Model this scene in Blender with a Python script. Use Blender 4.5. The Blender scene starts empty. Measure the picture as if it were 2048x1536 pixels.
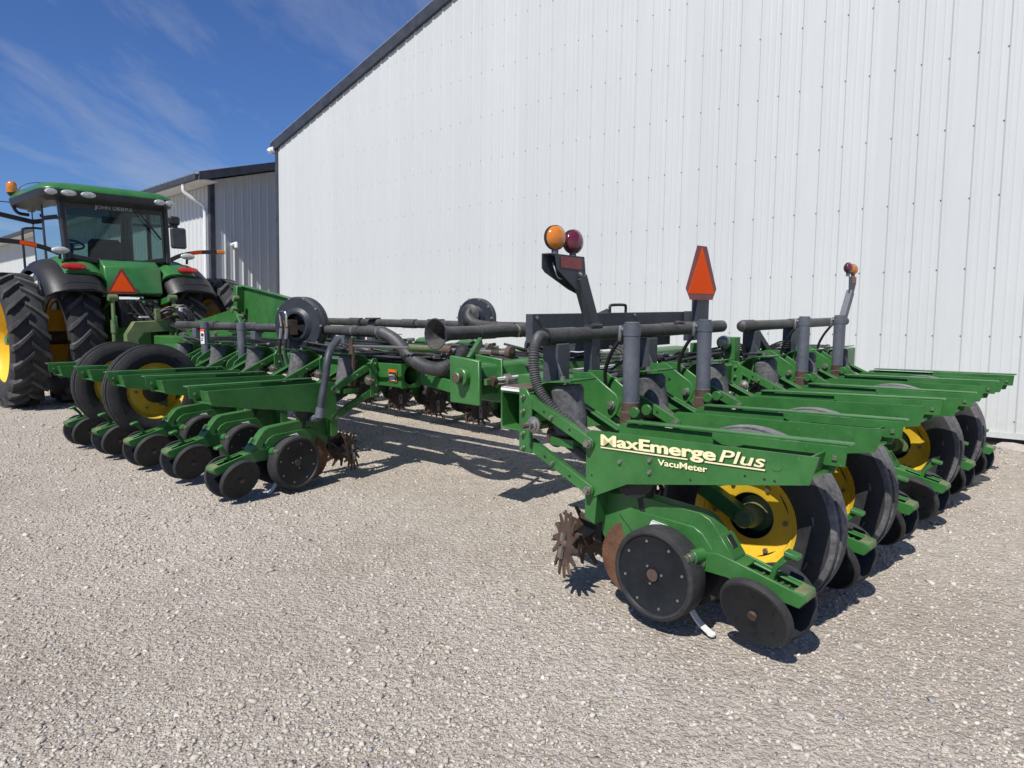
import bpy, bmesh, math, random
import numpy as np
from mathutils import Vector, Matrix, noise
random.seed(7)
RNG = np.random.default_rng(11)
PI = math.pi
rad = math.radians
scene = bpy.context.scene
COL = scene.collection

# ------------------------------------------------------------------ camera
CAM_H = 1.47
CAM_PITCH = math.atan(160 / 1378.0)
cd = bpy.data.cameras.new('camera')
cd.sensor_width = 36.0
cd.lens = 36.0 * 1378.0 / 2048.0
cd.clip_start = 0.05
cd.clip_end = 3000
cam = bpy.data.objects.new('camera', cd)
COL.objects.link(cam)
cam.location = (0, 0, CAM_H)
cam.rotation_euler = (PI / 2 - CAM_PITCH, 0, 0)
scene.camera = cam

# ------------------------------------------------------------------ sky, sun, exposure
SUN_AZ = rad(30.0)       # the way the light travels, clockwise from +Y
SUN_EL = rad(53.0)
world = bpy.data.worlds.new('World')
scene.world = world
world.use_nodes = True
wt = world.node_tree
for n in list(wt.nodes):
    wt.nodes.remove(n)
w_out = wt.nodes.new('ShaderNodeOutputWorld')
w_bg = wt.nodes.new('ShaderNodeBackground')
w_sky = wt.nodes.new('ShaderNodeTexSky')
w_sky.sky_type = 'NISHITA'
w_sky.sun_disc = False
w_sky.sun_elevation = SUN_EL
w_sky.sun_rotation = SUN_AZ + PI
w_sky.air_density = 1.0
w_sky.dust_density = 0.6
w_sky.ozone_density = 2.5
w_bg.inputs['Strength'].default_value = 0.062
# thin cirrus: noise stretched over a flat layer high above
tc = wt.nodes.new('ShaderNodeTexCoord')
sep = wt.nodes.new('ShaderNodeSeparateXYZ')
wt.links.new(tc.outputs['Generated'], sep.inputs[0])
def wmath(op, a, b=None):
    n = wt.nodes.new('ShaderNodeMath'); n.operation = op
    for i, v in enumerate((a, b)):
        if v is None: continue
        if isinstance(v, (int, float)): n.inputs[i].default_value = v
        else: wt.links.new(v, n.inputs[i])
    return n.outputs[0]
zz = wmath('MAXIMUM', wmath('ADD', sep.outputs['Z'], 0.06), 0.03)
px = wmath('DIVIDE', sep.outputs['X'], zz)
py = wmath('DIVIDE', sep.outputs['Y'], zz)
cmb = wt.nodes.new('ShaderNodeCombineXYZ')
wt.links.new(px, cmb.inputs[0]); wt.links.new(py, cmb.inputs[1])
mp = wt.nodes.new('ShaderNodeMapping')
mp.inputs['Rotation'].default_value = (0, 0, rad(52))
mp.inputs['Scale'].default_value = (0.7, 0.16, 1)
mp.inputs['Location'].default_value = (1.47, 0.2, 0)
wt.links.new(cmb.outputs[0], mp.inputs[0])
cn = wt.nodes.new('ShaderNodeTexNoise')
cn.inputs['Scale'].default_value = 1.5
cn.inputs['Detail'].default_value = 9
cn.inputs['Roughness'].default_value = 0.62
cn.inputs['Distortion'].default_value = 0.5
wt.links.new(mp.outputs[0], cn.inputs['Vector'])
cr = wt.nodes.new('ShaderNodeMapRange')
cr.inputs['From Min'].default_value = 0.50
cr.inputs['From Max'].default_value = 0.80
cr.inputs['To Max'].default_value = 0.60
wt.links.new(cn.outputs['Fac'], cr.inputs['Value'])
hue = wt.nodes.new('ShaderNodeMix'); hue.data_type = 'RGBA'; hue.blend_type = 'MULTIPLY'
hue.inputs['Factor'].default_value = 1.0
wt.links.new(w_sky.outputs[0], hue.inputs['A'])
hue.inputs['B'].default_value = (0.66, 0.95, 1.52, 1)
cm = wt.nodes.new('ShaderNodeMix'); cm.data_type = 'RGBA'
wt.links.new(cr.outputs[0], cm.inputs['Factor'])
wt.links.new(hue.outputs['Result'], cm.inputs['A'])
cm.inputs['B'].default_value = (7.5, 7.9, 8.6, 1)
wt.links.new(cm.outputs['Result'], w_bg.inputs['Color'])
wt.links.new(w_bg.outputs[0], w_out.inputs[0])

sd = bpy.data.lights.new('sun', 'SUN')
sd.energy = 5.0
sd.angle = rad(0.53)
sd.color = (1.0, 0.96, 0.895)
sun = bpy.data.objects.new('sun', sd)
COL.objects.link(sun)
ldir = Vector((math.sin(SUN_AZ) * math.cos(SUN_EL), math.cos(SUN_AZ) * math.cos(SUN_EL), -math.sin(SUN_EL)))
sun.rotation_euler = ldir.to_track_quat('-Z', 'Y').to_euler()
sun.location = (-10, -12, 20)

vs = scene.view_settings
vs.view_transform = 'Standard'
vs.look = 'None'
vs.exposure = 0.14
vs.gamma = 1.0
vs.use_curve_mapping = False
scene.render.engine = 'CYCLES'
scene.cycles.max_bounces = 8
scene.cycles.transparent_max_bounces = 16

# ------------------------------------------------------------------ materials
def new_mat(name):
    m = bpy.data.materials.new(name)
    m.use_nodes = True
    nt = m.node_tree
    b = nt.nodes['Principled BSDF']
    return m, nt, b

def N(nt, typ, **kw):
    n = nt.nodes.new(typ)
    for k, v in kw.items():
        if k in n.inputs: n.inputs[k].default_value = v
        else: setattr(n, k, v)
    return n

def ramp(nt, src, lo, hi, c0, c1):
    r = nt.nodes.new('ShaderNodeValToRGB')
    r.color_ramp.elements[0].position = lo
    r.color_ramp.elements[1].position = hi
    r.color_ramp.elements[0].color = (*c0, 1)
    r.color_ramp.elements[1].color = (*c1, 1)
    nt.links.new(src, r.inputs[0])
    return r.outputs[0]

def mixc(nt, fac, a, b, mode='MIX'):
    m = nt.nodes.new('ShaderNodeMix'); m.data_type = 'RGBA'; m.blend_type = mode
    for key, v in (('Factor', fac), ('A', a), ('B', b)):
        if isinstance(v, (int, float)): m.inputs[key].default_value = v
        elif isinstance(v, tuple): m.inputs[key].default_value = (*v, 1)
        else: nt.links.new(v, m.inputs[key])
    return m.outputs['Result']

def paint(name, base, rough=0.4, dust=(0.30, 0.27, 0.22), dust_amt=0.35, var=0.12, metal=0.0,
          spec=0.5, scale=1.0, chips=None, bump=0.02, coat=0.0):
    """painted / moulded surface with dust, tone variation, optional chips"""
    m, nt, b = new_mat(name)
    tcn = nt.nodes.new('ShaderNodeTexCoord')
    oi = nt.nodes.new('ShaderNodeObjectInfo')
    add = nt.nodes.new('ShaderNodeVectorMath'); add.operation = 'MULTIPLY_ADD'
    nt.links.new(oi.outputs['Random'], add.inputs[0])
    add.inputs[1].default_value = (17.0, 31.0, 9.0)
    nt.links.new(tcn.outputs['Object'], add.inputs[2])
    vec = add.outputs[0]
    n1 = N(nt, 'ShaderNodeTexNoise', Scale=4.0 * scale, Detail=6.0, Roughness=0.65)
    n2 = N(nt, 'ShaderNodeTexNoise', Scale=38.0 * scale, Detail=5.0, Roughness=0.7)
    nt.links.new(vec, n1.inputs['Vector']); nt.links.new(vec, n2.inputs['Vector'])
    dark = tuple(c * (1 - var) for c in base); lite = tuple(min(1, c * (1 + var)) for c in base)
    c = ramp(nt, n1.outputs['Fac'], 0.35, 0.65, dark, lite)
    mul = nt.nodes.new('ShaderNodeMath'); mul.operation = 'MULTIPLY'
    nt.links.new(n1.outputs['Fac'], mul.inputs[0]); nt.links.new(n2.outputs['Fac'], mul.inputs[1])
    mr = N(nt, 'ShaderNodeMapRange'); mr.inputs['From Min'].default_value = 0.16; mr.inputs['From Max'].default_value = 0.42
    mr.inputs['To Max'].default_value = dust_amt
    nt.links.new(mul.outputs[0], mr.inputs['Value'])
    geo = nt.nodes.new('ShaderNodeNewGeometry')
    sz_n = nt.nodes.new('ShaderNodeSeparateXYZ'); nt.links.new(geo.outputs['Normal'], sz_n.inputs[0])
    up = N(nt, 'ShaderNodeMapRange'); up.inputs['From Min'].default_value = 0.35; up.inputs['From Max'].default_value = 1.0
    up.inputs['To Max'].default_value = dust_amt * 0.9
    nt.links.new(sz_n.outputs['Z'], up.inputs['Value'])
    mu2 = nt.nodes.new('ShaderNodeMath'); mu2.operation = 'MULTIPLY_ADD'
    nt.links.new(up.outputs[0], mu2.inputs[0]); nt.links.new(n1.outputs['Fac'], mu2.inputs[1]); nt.links.new(mr.outputs[0], mu2.inputs[2])
    mu2.use_clamp = True
    c = mixc(nt, mu2.outputs[0], c, dust)
    if chips:
        n3 = N(nt, 'ShaderNodeTexNoise', Scale=70.0 * scale, Detail=3.0, Roughness=0.8)
        nt.links.new(vec, n3.inputs['Vector'])
        mr2 = N(nt, 'ShaderNodeMapRange'); mr2.inputs['From Min'].default_value = 0.66; mr2.inputs['From Max'].default_value = 0.70
        nt.links.new(n3.outputs['Fac'], mr2.inputs['Value'])
        c = mixc(nt, mr2.outputs[0], c, chips)
    nt.links.new(c, b.inputs['Base Color'])
    rr = N(nt, 'ShaderNodeMapRange'); rr.inputs['To Min'].default_value = rough * 0.8; rr.inputs['To Max'].default_value = min(1, rough * 1.35)
    nt.links.new(n2.outputs['Fac'], rr.inputs['Value'])
    nt.links.new(rr.outputs[0], b.inputs['Roughness'])
    b.inputs['Metallic'].default_value = metal
    b.inputs['Specular IOR Level'].default_value = spec
    b.inputs['Coat Weight'].default_value = coat
    if bump:
        bp = N(nt, 'ShaderNodeBump', Strength=bump, Distance=0.02)
        nt.links.new(n2.outputs['Fac'], bp.inputs['Height'])
        nt.links.new(bp.outputs[0], b.inputs['Normal'])
    return m

M = {}
M['green'] = paint('green_paint', (0.027, 0.135, 0.028), rough=0.36, dust_amt=0.17, dust=(0.14, 0.165, 0.09), chips=(0.16, 0.15, 0.10), var=0.2)
M['green_clean'] = paint('tractor_green_paint', (0.026, 0.145, 0.030), rough=0.28, dust_amt=0.10, dust=(0.2, 0.22, 0.15), coat=0.3)
M['green_worn'] = paint('worn_green_paint', (0.055, 0.13, 0.045), rough=0.55, dust_amt=0.75, dust=(0.22, 0.18, 0.09), chips=(0.22, 0.16, 0.08))
M['yellow'] = paint('yellow_paint', (0.78, 0.50, 0.025), rough=0.38, dust_amt=0.18, dust=(0.35, 0.28, 0.16), chips=(0.22, 0.14, 0.06))
M['slate'] = paint('slate_grey_paint', (0.072, 0.084, 0.107), rough=0.5, dust_amt=0.30, dust=(0.24, 0.22, 0.20), chips=(0.16, 0.13, 0.11))
M['slate_dark'] = paint('dark_slate_paint', (0.028, 0.034, 0.046), rough=0.5, dust_amt=0.25, dust=(0.16, 0.15, 0.14))
M['fan_black'] = paint('fan_housing_paint', (0.016, 0.020, 0.028), rough=0.42, dust_amt=0.2, dust=(0.10, 0.10, 0.10))
M['black'] = paint('black_plastic', (0.010, 0.010, 0.011), rough=0.45, dust_amt=0.12, dust=(0.09, 0.085, 0.08))
M['disc'] = paint('black_wheel_disc', (0.009, 0.0112, 0.0140), rough=0.45, spec=0.3, var=0.35, dust_amt=0.2, dust=(0.040, 0.046, 0.053))
M['rubber'] = paint('tyre_rubber', (0.014, 0.014, 0.015), rough=0.72, dust_amt=0.40, dust=(0.075, 0.072, 0.07), bump=0.15)
M['rubber_lug'] = paint('dusty_tyre_lug', (0.024, 0.024, 0.025), rough=0.8, dust_amt=0.65, dust=(0.12, 0.118, 0.115), bump=0.2, scale=1.5)
M['rubber_grey'] = paint('weathered_tyre_rubber', (0.055, 0.055, 0.057), rough=0.85, dust_amt=0.8, dust=(0.22, 0.215, 0.21), bump=0.2)
M['pipe'] = paint('black_pipe_plastic', (0.022, 0.022, 0.023), rough=0.5, dust_amt=0.6, dust=(0.13, 0.12, 0.11))
M['hose'] = paint('corrugated_hose_rubber', (0.030, 0.030, 0.031), rough=0.5, dust_amt=0.5, dust=(0.12, 0.12, 0.12))
M['rust'] = paint('rusted_steel', (0.085, 0.034, 0.018), rough=0.8, dust=(0.20, 0.10, 0.05), dust_amt=0.6, var=0.4, bump=0.25, scale=1.6)
M['rust_dark'] = paint('brown_rusty_iron', (0.070, 0.040, 0.028), rough=0.7, dust=(0.16, 0.12, 0.09), dust_amt=0.5, var=0.3, metal=0.2, scale=1.6)
M['steel'] = paint('bare_steel', (0.36, 0.35, 0.33), rough=0.38, dust=(0.22, 0.14, 0.08), dust_amt=0.45, metal=0.8)
M['chrome'] = paint('chrome_rod', (0.72, 0.73, 0.75), rough=0.12, dust_amt=0.05, metal=1.0, bump=0)
M['white'] = paint('white_plastic', (0.78, 0.79, 0.78), rough=0.4, dust_amt=0.25)
M['cream'] = paint('cream_decal', (0.80, 0.74, 0.42), rough=0.5, dust_amt=0.06)
M['orange'] = paint('orange_reflective', (1.0, 0.105, 0.012), rough=0.7, dust_amt=0.0, spec=0.1, var=0.03, bump=0)
M['red_refl'] = paint('red_reflector', (0.22, 0.02, 0.025), rough=0.4, dust_amt=0.15)
M['red_lens'] = paint('red_lens', (0.40, 0.018, 0.012), rough=0.12, dust_amt=0.05, coat=0.5)
M['dark_red_lens'] = paint('dark_red_lens', (0.10, 0.008, 0.022), rough=0.1, dust_amt=0.05, coat=0.6)
M['amber_lens'] = paint('amber_lens', (0.50, 0.15, 0.010), rough=0.1, dust_amt=0.05, coat=0.6, var=0.3)
M['clear_lens'] = paint('clear_lens', (0.42, 0.43, 0.43), rough=0.15, dust_amt=0.1, coat=0.6, var=0.25, scale=6)
M['decal_grey'] = paint('grey_decal', (0.34, 0.36, 0.36), rough=0.5, dust_amt=0.05)
M['decal_dark'] = paint('dark_decal', (0.016, 0.026, 0.014), rough=0.5, dust_amt=0.02)
M['trim'] = paint('dark_trim_paint', (0.026, 0.032, 0.044), rough=0.45, dust_amt=0.12)
M['roof'] = paint('grey_roof_steel', (0.30, 0.31, 0.32), rough=0.4, dust_amt=0.2)
M['soffit'] = paint('soffit_steel', (0.60, 0.60, 0.58), rough=0.5, dust_amt=0.15)
M['concrete'] = paint('broken_concrete', (0.36, 0.33, 0.28), rough=0.9, dust=(0.5, 0.45, 0.38), dust_amt=0.5, var=0.3, bump=0.4, scale=2)
M['interior'] = paint('cab_interior', (0.030, 0.033, 0.032), rough=0.7, dust_amt=0.1)
M['tan'] = paint('tan_upholstery', (0.10, 0.085, 0.06), rough=0.8, dust_amt=0.1)

def wall_mat(name, base):
    m, nt, b = new_mat(name)
    tcn = nt.nodes.new('ShaderNodeTexCoord')
    mpn = nt.nodes.new('ShaderNodeMapping'); mpn.inputs['Scale'].default_value = (6, 6, 0.35)
    nt.links.new(tcn.outputs['Object'], mpn.inputs[0])
    n1 = N(nt, 'ShaderNodeTexNoise', Scale=1.2, Detail=5.0, Roughness=0.6)
    nt.links.new(mpn.outputs[0], n1.inputs['Vector'])
    n2 = N(nt, 'ShaderNodeTexNoise', Scale=0.6, Detail=3.0)
    nt.links.new(tcn.outputs['Object'], n2.inputs['Vector'])
    c = ramp(nt, n1.outputs['Fac'], 0.3, 0.7, tuple(x * 0.955 for x in base), base)
    c2 = ramp(nt, n2.outputs['Fac'], 0.3, 0.7, (0.96, 0.965, 0.97), (1, 1, 1))
    c = mixc(nt, 1.0, c, c2, 'MULTIPLY')
    oi = nt.nodes.new('ShaderNodeObjectInfo')
    cs = ramp(nt, oi.outputs['Random'], 0.0, 1.0, (0.965, 0.967, 0.970), (1.0, 1.0, 1.0))
    c = mixc(nt, 1.0, c, cs, 'MULTIPLY')
    sz_ = nt.nodes.new('ShaderNodeSeparateXYZ'); nt.links.new(tcn.outputs['Object'], sz_.inputs[0])
    n5 = N(nt, 'ShaderNodeTexNoise', Scale=14.0, Detail=6.0, Roughness=0.7); nt.links.new(tcn.outputs['Object'], n5.inputs['Vector'])
    sp = N(nt, 'ShaderNodeMapRange'); sp.inputs['From Min'].default_value = 0.55; sp.inputs['From Max'].default_value = 0.0; sp.inputs['To Max'].default_value = 0.55
    nt.links.new(sz_.outputs['Z'], sp.inputs['Value'])
    ms_ = nt.nodes.new('ShaderNodeMath'); ms_.operation = 'MULTIPLY'; nt.links.new(sp.outputs[0], ms_.inputs[0])
    n5r = N(nt, 'ShaderNodeMapRange'); n5r.inputs['From Min'].default_value = 0.42; n5r.inputs['From Max'].default_value = 0.75; nt.links.new(n5.outputs['Fac'], n5r.inputs['Value'])
    nt.links.new(n5r.outputs[0], ms_.inputs[1])
    c = mixc(nt, ms_.outputs[0], c, (0.42, 0.38, 0.32))
    nt.links.new(c, b.inputs['Base Color'])
    b.inputs['Roughness'].default_value = 0.42
    b.inputs['Specular IOR Level'].default_value = 0.4
    # oil canning of thin sheet
    n3 = N(nt, 'ShaderNodeTexNoise', Scale=1.7, Detail=1.0)
    nt.links.new(tcn.outputs['Object'], n3.inputs['Vector'])
    bp = N(nt, 'ShaderNodeBump', Strength=0.10, Distance=0.05)
    nt.links.new(n3.outputs['Fac'], bp.inputs['Height'])
    nt.links.new(bp.outputs[0], b.inputs['Normal'])
    return m
M['wall'] = wall_mat('white_steel_siding', (0.555, 0.570, 0.552))

def glass_mat(name, tint, refl=1.0):
    m = bpy.data.materials.new(name); m.use_nodes = True
    nt = m.node_tree
    for n in list(nt.nodes): nt.nodes.remove(n)
    out = nt.nodes.new('ShaderNodeOutputMaterial')
    tr = nt.nodes.new('ShaderNodeBsdfTransparent'); tr.inputs[0].default_value = (*tint, 1)
    gl = nt.nodes.new('ShaderNodeBsdfGlossy'); gl.inputs['Roughness'].default_value = 0.02
    gl.inputs['Color'].default_value = (0.9, 0.95, 0.95, 1)
    fr = nt.nodes.new('ShaderNodeFresnel'); fr.inputs['IOR'].default_value = 1.5
    mx = nt.nodes.new('ShaderNodeMixShader')
    nt.links.new(fr.outputs[0], mx.inputs[0]); nt.links.new(tr.outputs[0], mx.inputs[1]); nt.links.new(gl.outputs[0], mx.inputs[2])
    nt.links.new(mx.outputs[0], out.inputs[0])
    return m
M['glass'] = glass_mat('tinted_cab_glass', (0.32, 0.45, 0.43))

def gravel_mat():
    m, nt, b = new_mat('gravel_ground')
    tcn = nt.nodes.new('ShaderNodeTexCoord')
    v1 = N(nt, 'ShaderNodeTexVoronoi', Scale=42.0)
    v2 = N(nt, 'ShaderNodeTexVoronoi', Scale=110.0)
    n1 = N(nt, 'ShaderNodeTexNoise', Scale=0.55, Detail=6.0, Roughness=0.6)
    n2 = N(nt, 'ShaderNodeTexNoise', Scale=9.0, Detail=8.0, Roughness=0.75)
    n3 = N(nt, 'ShaderNodeTexNoise', Scale=150.0, Detail=4.0, Roughness=0.8)
    for n in (v1, v2, n1, n2, n3): nt.links.new(tcn.outputs['Object'], n.inputs['Vector'])
    g1 = nt.nodes.new('ShaderNodeSeparateColor'); nt.links.new(v1.outputs['Color'], g1.inputs[0])
    g2 = nt.nodes.new('ShaderNodeSeparateColor'); nt.links.new(v2.outputs['Color'], g2.inputs[0])
    ca = ramp(nt, g1.outputs[0], 0.0, 1.0, (0.425, 0.377, 0.322), (0.645, 0.595, 0.525))
    cb = ramp(nt, g2.outputs[1], 0.0, 1.0, (0.425, 0.386, 0.333), (0.635, 0.585, 0.515))
    c = mixc(nt, 0.55, ca, cb)
    cl = ramp(nt, n1.outputs['Fac'], 0.32, 0.70, (0.80, 0.765, 0.73), (1.06, 1.055, 1.04))
    c = mixc(nt, 1.0, c, cl, 'MULTIPLY')
    cf = ramp(nt, n2.outputs['Fac'], 0.30, 0.72, (0.80, 0.79, 0.78), (1.1, 1.09, 1.08))
    c = mixc(nt, 1.0, c, cf, 'MULTIPLY')
    nt.links.new(c, b.inputs['Base Color'])
    b.inputs['Roughness'].default_value = 0.95
    b.inputs['Specular IOR Level'].default_value = 0.15
    inv = nt.nodes.new('ShaderNodeMath'); inv.operation = 'MULTIPLY_ADD'
    nt.links.new(v1.outputs['Distance'], inv.inputs[0]); inv.inputs[1].default_value = -1.0; inv.inputs[2].default_value = 1.0
    inv2 = nt.nodes.new('ShaderNodeMath'); inv2.operation = 'MULTIPLY_ADD'
    nt.links.new(v2.outputs['Distance'], inv2.inputs[0]); inv2.inputs[1].default_value = -0.5
    nt.links.new(inv.outputs[0], inv2.inputs[2])
    inv3 = nt.nodes.new('ShaderNodeMath'); inv3.operation = 'MULTIPLY_ADD'
    nt.links.new(n3.outputs['Fac'], inv3.inputs[0]); inv3.inputs[1].default_value = 0.5
    nt.links.new(inv2.outputs[0], inv3.inputs[2])
    bp = N(nt, 'ShaderNodeBump', Strength=0.9, Distance=0.018)
    nt.links.new(inv3.outputs[0], bp.inputs['Height'])
    nt.links.new(bp.outputs[0], b.inputs['Normal'])
    return m
M['gravel'] = gravel_mat()

def stone_mat():
    m, nt, b = new_mat('gravel_stone')
    at = nt.nodes.new('ShaderNodeAttribute'); at.attribute_name = 'Col'
    tcn = nt.nodes.new('ShaderNodeTexCoord')
    n2 = N(nt, 'ShaderNodeTexNoise', Scale=120.0, Detail=4.0, Roughness=0.7)
    nt.links.new(tcn.outputs['Object'], n2.inputs['Vector'])
    cf = ramp(nt, n2.outputs['Fac'], 0.3, 0.7, (0.82, 0.81, 0.80), (1.08, 1.07, 1.06))
    c = mixc(nt, 1.0, at.outputs['Color'], cf, 'MULTIPLY')
    nt.links.new(c, b.inputs['Base Color'])
    b.inputs['Roughness'].default_value = 0.9
    b.inputs['Specular IOR Level'].default_value = 0.2
    return m
M['stone'] = stone_mat()

# ------------------------------------------------------------------ mesh builder
class MB:
    def __init__(self):
        self.v = []; self.f = []; self.m = []; self.s = []
        self.mats = []
    def mi(self, mat):
        if mat not in self.mats: self.mats.append(mat)
        return self.mats.index(mat)
    def add(self, verts, faces, mat, smooth=False):
        o = len(self.v); k = self.mi(mat)
        self.v += [tuple(p) for p in verts]
        for f in faces:
            self.f.append(tuple(i + o for i in f)); self.m.append(k); self.s.append(smooth)
        return self
    def box(self, lo, hi, mat, mtx=None):
        x0, y0, z0 = lo; x1, y1, z1 = hi
        p = [Vector(q) for q in ((x0, y0, z0), (x1, y0, z0), (x1, y1, z0), (x0, y1, z0), (x0, y0, z1), (x1, y0, z1), (x1, y1, z1), (x0, y1, z1))]
        if mtx: p = [mtx @ q for q in p]
        return self.add(p, [(0, 3, 2, 1), (4, 5, 6, 7), (0, 1, 5, 4), (1, 2, 6, 5), (2, 3, 7, 6), (3, 0, 4, 7)], mat)
    def prism(self, poly, y0, y1, mat, mtx=None, smooth=False):
        """polygon in (x,z) extruded from y0 to y1"""
        n = len(poly)
        p = [Vector((x, y0, z)) for x, z in poly] + [Vector((x, y1, z)) for x, z in poly]
        if mtx: p = [mtx @ q for q in p]
        self.add(p, [tuple(range(n)), tuple(range(2 * n - 1, n - 1, -1))], mat)
        o = len(self.v) - 2 * n; k = self.mi(mat)
        for i in range(n):
            j = (i + 1) % n
            self.f.append((o + i, o + n + i, o + n + j, o + j)); self.m.append(k); self.s.append(smooth)
        return self
    def bar(self, p0, p1, w, h, mat, up=(0, 0, 1)):
        """box beam from p0 to p1, w across, h along up"""
        p0 = Vector(p0); p1 = Vector(p1); d = (p1 - p0).normalized()
        side = d.cross(Vector(up)).normalized(); u = side.cross(d).normalized()
        q = []
        for p in (p0, p1):
            for a, b in ((-1, -1), (1, -1), (1, 1), (-1, 1)):
                q.append(p + side * a * w / 2 + u * b * h / 2)
        return self.add(q, [(0, 1, 2, 3), (7, 6, 5, 4), (0, 4, 5, 1), (1, 5, 6, 2), (2, 6, 7, 3), (3, 7, 4, 0)], mat)
    def cyl(self, p0, p1, r, mat, n=14, r1=None, caps=True, smooth=True):
        p0 = Vector(p0); p1 = Vector(p1); d = (p1 - p0)
        if d.length < 1e-9: return self
        q = d.to_track_quat('Z', 'Y'); r1 = r if r1 is None else r1
        A_ = []; B_ = []
        for i in range(n):
            a = 2 * PI * i / n; c = Vector((math.cos(a), math.sin(a), 0))
            A_.append(p0 + q @ (c * r)); B_.append(p1 + q @ (c * r1))
        self.add(A_ + B_, [(i, (i + 1) % n, n + (i + 1) % n, n + i) for i in range(n)], mat, smooth)
        if caps:
            o = len(self.v) - 2 * n; k = self.mi(mat)
            self.f.append(tuple(o + i for i in range(n - 1, -1, -1))); self.m.append(k); self.s.append(False)
            self.f.append(tuple(o + n + i for i in range(n))); self.m.append(k); self.s.append(False)
        return self
    def lathe(self, prof, mat, origin=(0, 0, 0), axis=(0, 1, 0), n=32, mats=None, close=False):
        """prof: list of (r, h); revolve about axis through origin"""
        q = Vector(axis).normalized().to_track_quat('Z', 'Y'); o = Vector(origin)
        P = []; k = len(prof)
        for r, h in prof:
            for i in range(n):
                a = 2 * PI * i / n
                P.append(o + q @ Vector((r * math.cos(a), r * math.sin(a), h)))
        segs = k if close else k - 1
        base = len(self.v); self.v += [tuple(p) for p in P]
        for j in range(segs):
            mt = self.mi(mats[j] if mats else mat)
            j2 = (j + 1) % k
            for i in range(n):
                i2 = (i + 1) % n
                self.f.append((base + j * n + i, base + j * n + i2, base + j2 * n + i2, base + j2 * n + i)); self.m.append(mt); self.s.append(True)
        return self
    def tube(self, pts, r, mat, n=10, corr=0.0, caps=True):
        """swept round tube; corr>0 makes it corrugated"""
        P = [Vector(p) for p in pts]; k = len(P)
        T_ = []
        for i in range(k):
            a = P[max(i - 1, 0)]; b = P[min(i + 1, k - 1)]
            T_.append((b - a).normalized())
        u = T_[0].orthogonal().normalized(); V = []
        for i in range(k):
            u = (u - T_[i] * u.dot(T_[i])).normalized(); w = T_[i].cross(u)
            rr = r[i] if isinstance(r, (list, tuple)) else r
            if corr: rr = rr * (1 + (corr if i % 2 else -corr))
            for j in range(n):
                a = 2 * PI * j / n
                V.append(P[i] + (u * math.cos(a) + w * math.sin(a)) * rr)
        F = [(i * n + j, i * n + (j + 1) % n, (i + 1) * n + (j + 1) % n, (i + 1) * n + j) for i in range(k - 1) for j in range(n)]
        if caps: F += [tuple(range(n - 1, -1, -1)), tuple((k - 1) * n + j for j in range(n))]
        return self.add(V, F, mat, True)
    def xform(self, mtx):
        self.v = [tuple(mtx @ Vector(p)) for p in self.v]; return self
    def mesh(self, name, bevel=0.0, angle=35):
        me = bpy.data.meshes.new(name)
        me.from_pydata(self.v, [], self.f)
        for m in self.mats: me.materials.append(M[m])
        me.polygons.foreach_set('material_index', self.m)
        me.polygons.foreach_set('use_smooth', self.s)
        bm = bmesh.new(); bm.from_mesh(me)
        bmesh.ops.recalc_face_normals(bm, faces=bm.faces)
        if bevel:
            ed = [e for e in bm.edges if len(e.link_faces) == 2 and e.calc_face_angle(0) > rad(40)]
            try:
                bmesh.ops.bevel(bm, geom=ed, offset=bevel, segments=1, affect='EDGES', clamp_overlap=True)
            except Exception:
                pass
        bm.to_mesh(me); bm.free()
        me.set_sharp_from_angle(angle=rad(angle))
        me.update()
        return me

def link(name, me, parent=None, loc=None, rot=None, scale=None):
    o = bpy.data.objects.new(name, me)
    COL.objects.link(o)
    if parent is not None: o.parent = parent
    if loc is not None: o.location = loc
    if rot is not None: o.rotation_euler = rot
    if scale is not None: o.scale = scale
    return o

def put(name, mb, parent=None, bevel=0.0, angle=35, **kw):
    return link(name, mb.mesh(name, bevel, angle), parent, **kw)

def tag(o, label=None, cat=None, group=None, kind=None):
    if label: o['label'] = label
    if cat: o['category'] = cat
    if group: o['group'] = group
    if kind: o['kind'] = kind
    return o

def empty(name, loc=(0, 0, 0), rz=0.0):
    o = bpy.data.objects.new(name, None)
    COL.objects.link(o); o.location = loc; o.rotation_euler = (0, 0, rz); o.empty_display_size = 0.3
    return o

def bez(pts, n=24):
    """Catmull-Rom through the points"""
    P = [Vector(p) for p in pts]; out = []
    Q = [P[0] * 2 - P[1]] + P + [P[-1] * 2 - P[-2]]
    seg = len(P) - 1
    for s in range(seg):
        a, b, c, d = Q[s:s + 4]
        m = max(2, n // seg)
        for i in range(m):
            t = i / m
            out.append(0.5 * ((2 * b) + (c - a) * t + (2 * a - 5 * b + 4 * c - d) * t * t + (3 * b - a - 3 * c + d) * t ** 3))
    out.append(P[-1])
    return out

def text_mesh(body, mat, size=1.0, shear=0.0, bold=0.0, extrude=0.002, space=1.0):
    cu = bpy.data.curves.new('lettering', 'FONT')
    cu.body = body; cu.size = size; cu.shear = shear; cu.offset = bold; cu.extrude = extrude
    cu.space_character = space; cu.resolution_u = 4
    ob = bpy.data.objects.new('lettering', cu); COL.objects.link(ob)
    dg = bpy.context.evaluated_depsgraph_get(); dg.update()
    me = bpy.data.meshes.new_from_object(ob.evaluated_get(dg))
    bpy.data.objects.remove(ob); bpy.data.curves.remove(cu)
    me.materials.clear(); me.materials.append(M[mat])
    return me
def fit_text(me, width, height=None):
    """scale so the lettering spans width (and cap height) with its left baseline at the origin"""
    xs = [v.co.x for v in me.vertices]; ys = [v.co.y for v in me.vertices]
    sx = width / (max(xs) - min(xs)); x0 = min(xs)
    sy = height / max(ys) if height else sx
    for v in me.vertices:
        v.co.x = (v.co.x - x0) * sx; v.co.y *= sy
    return me

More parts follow.
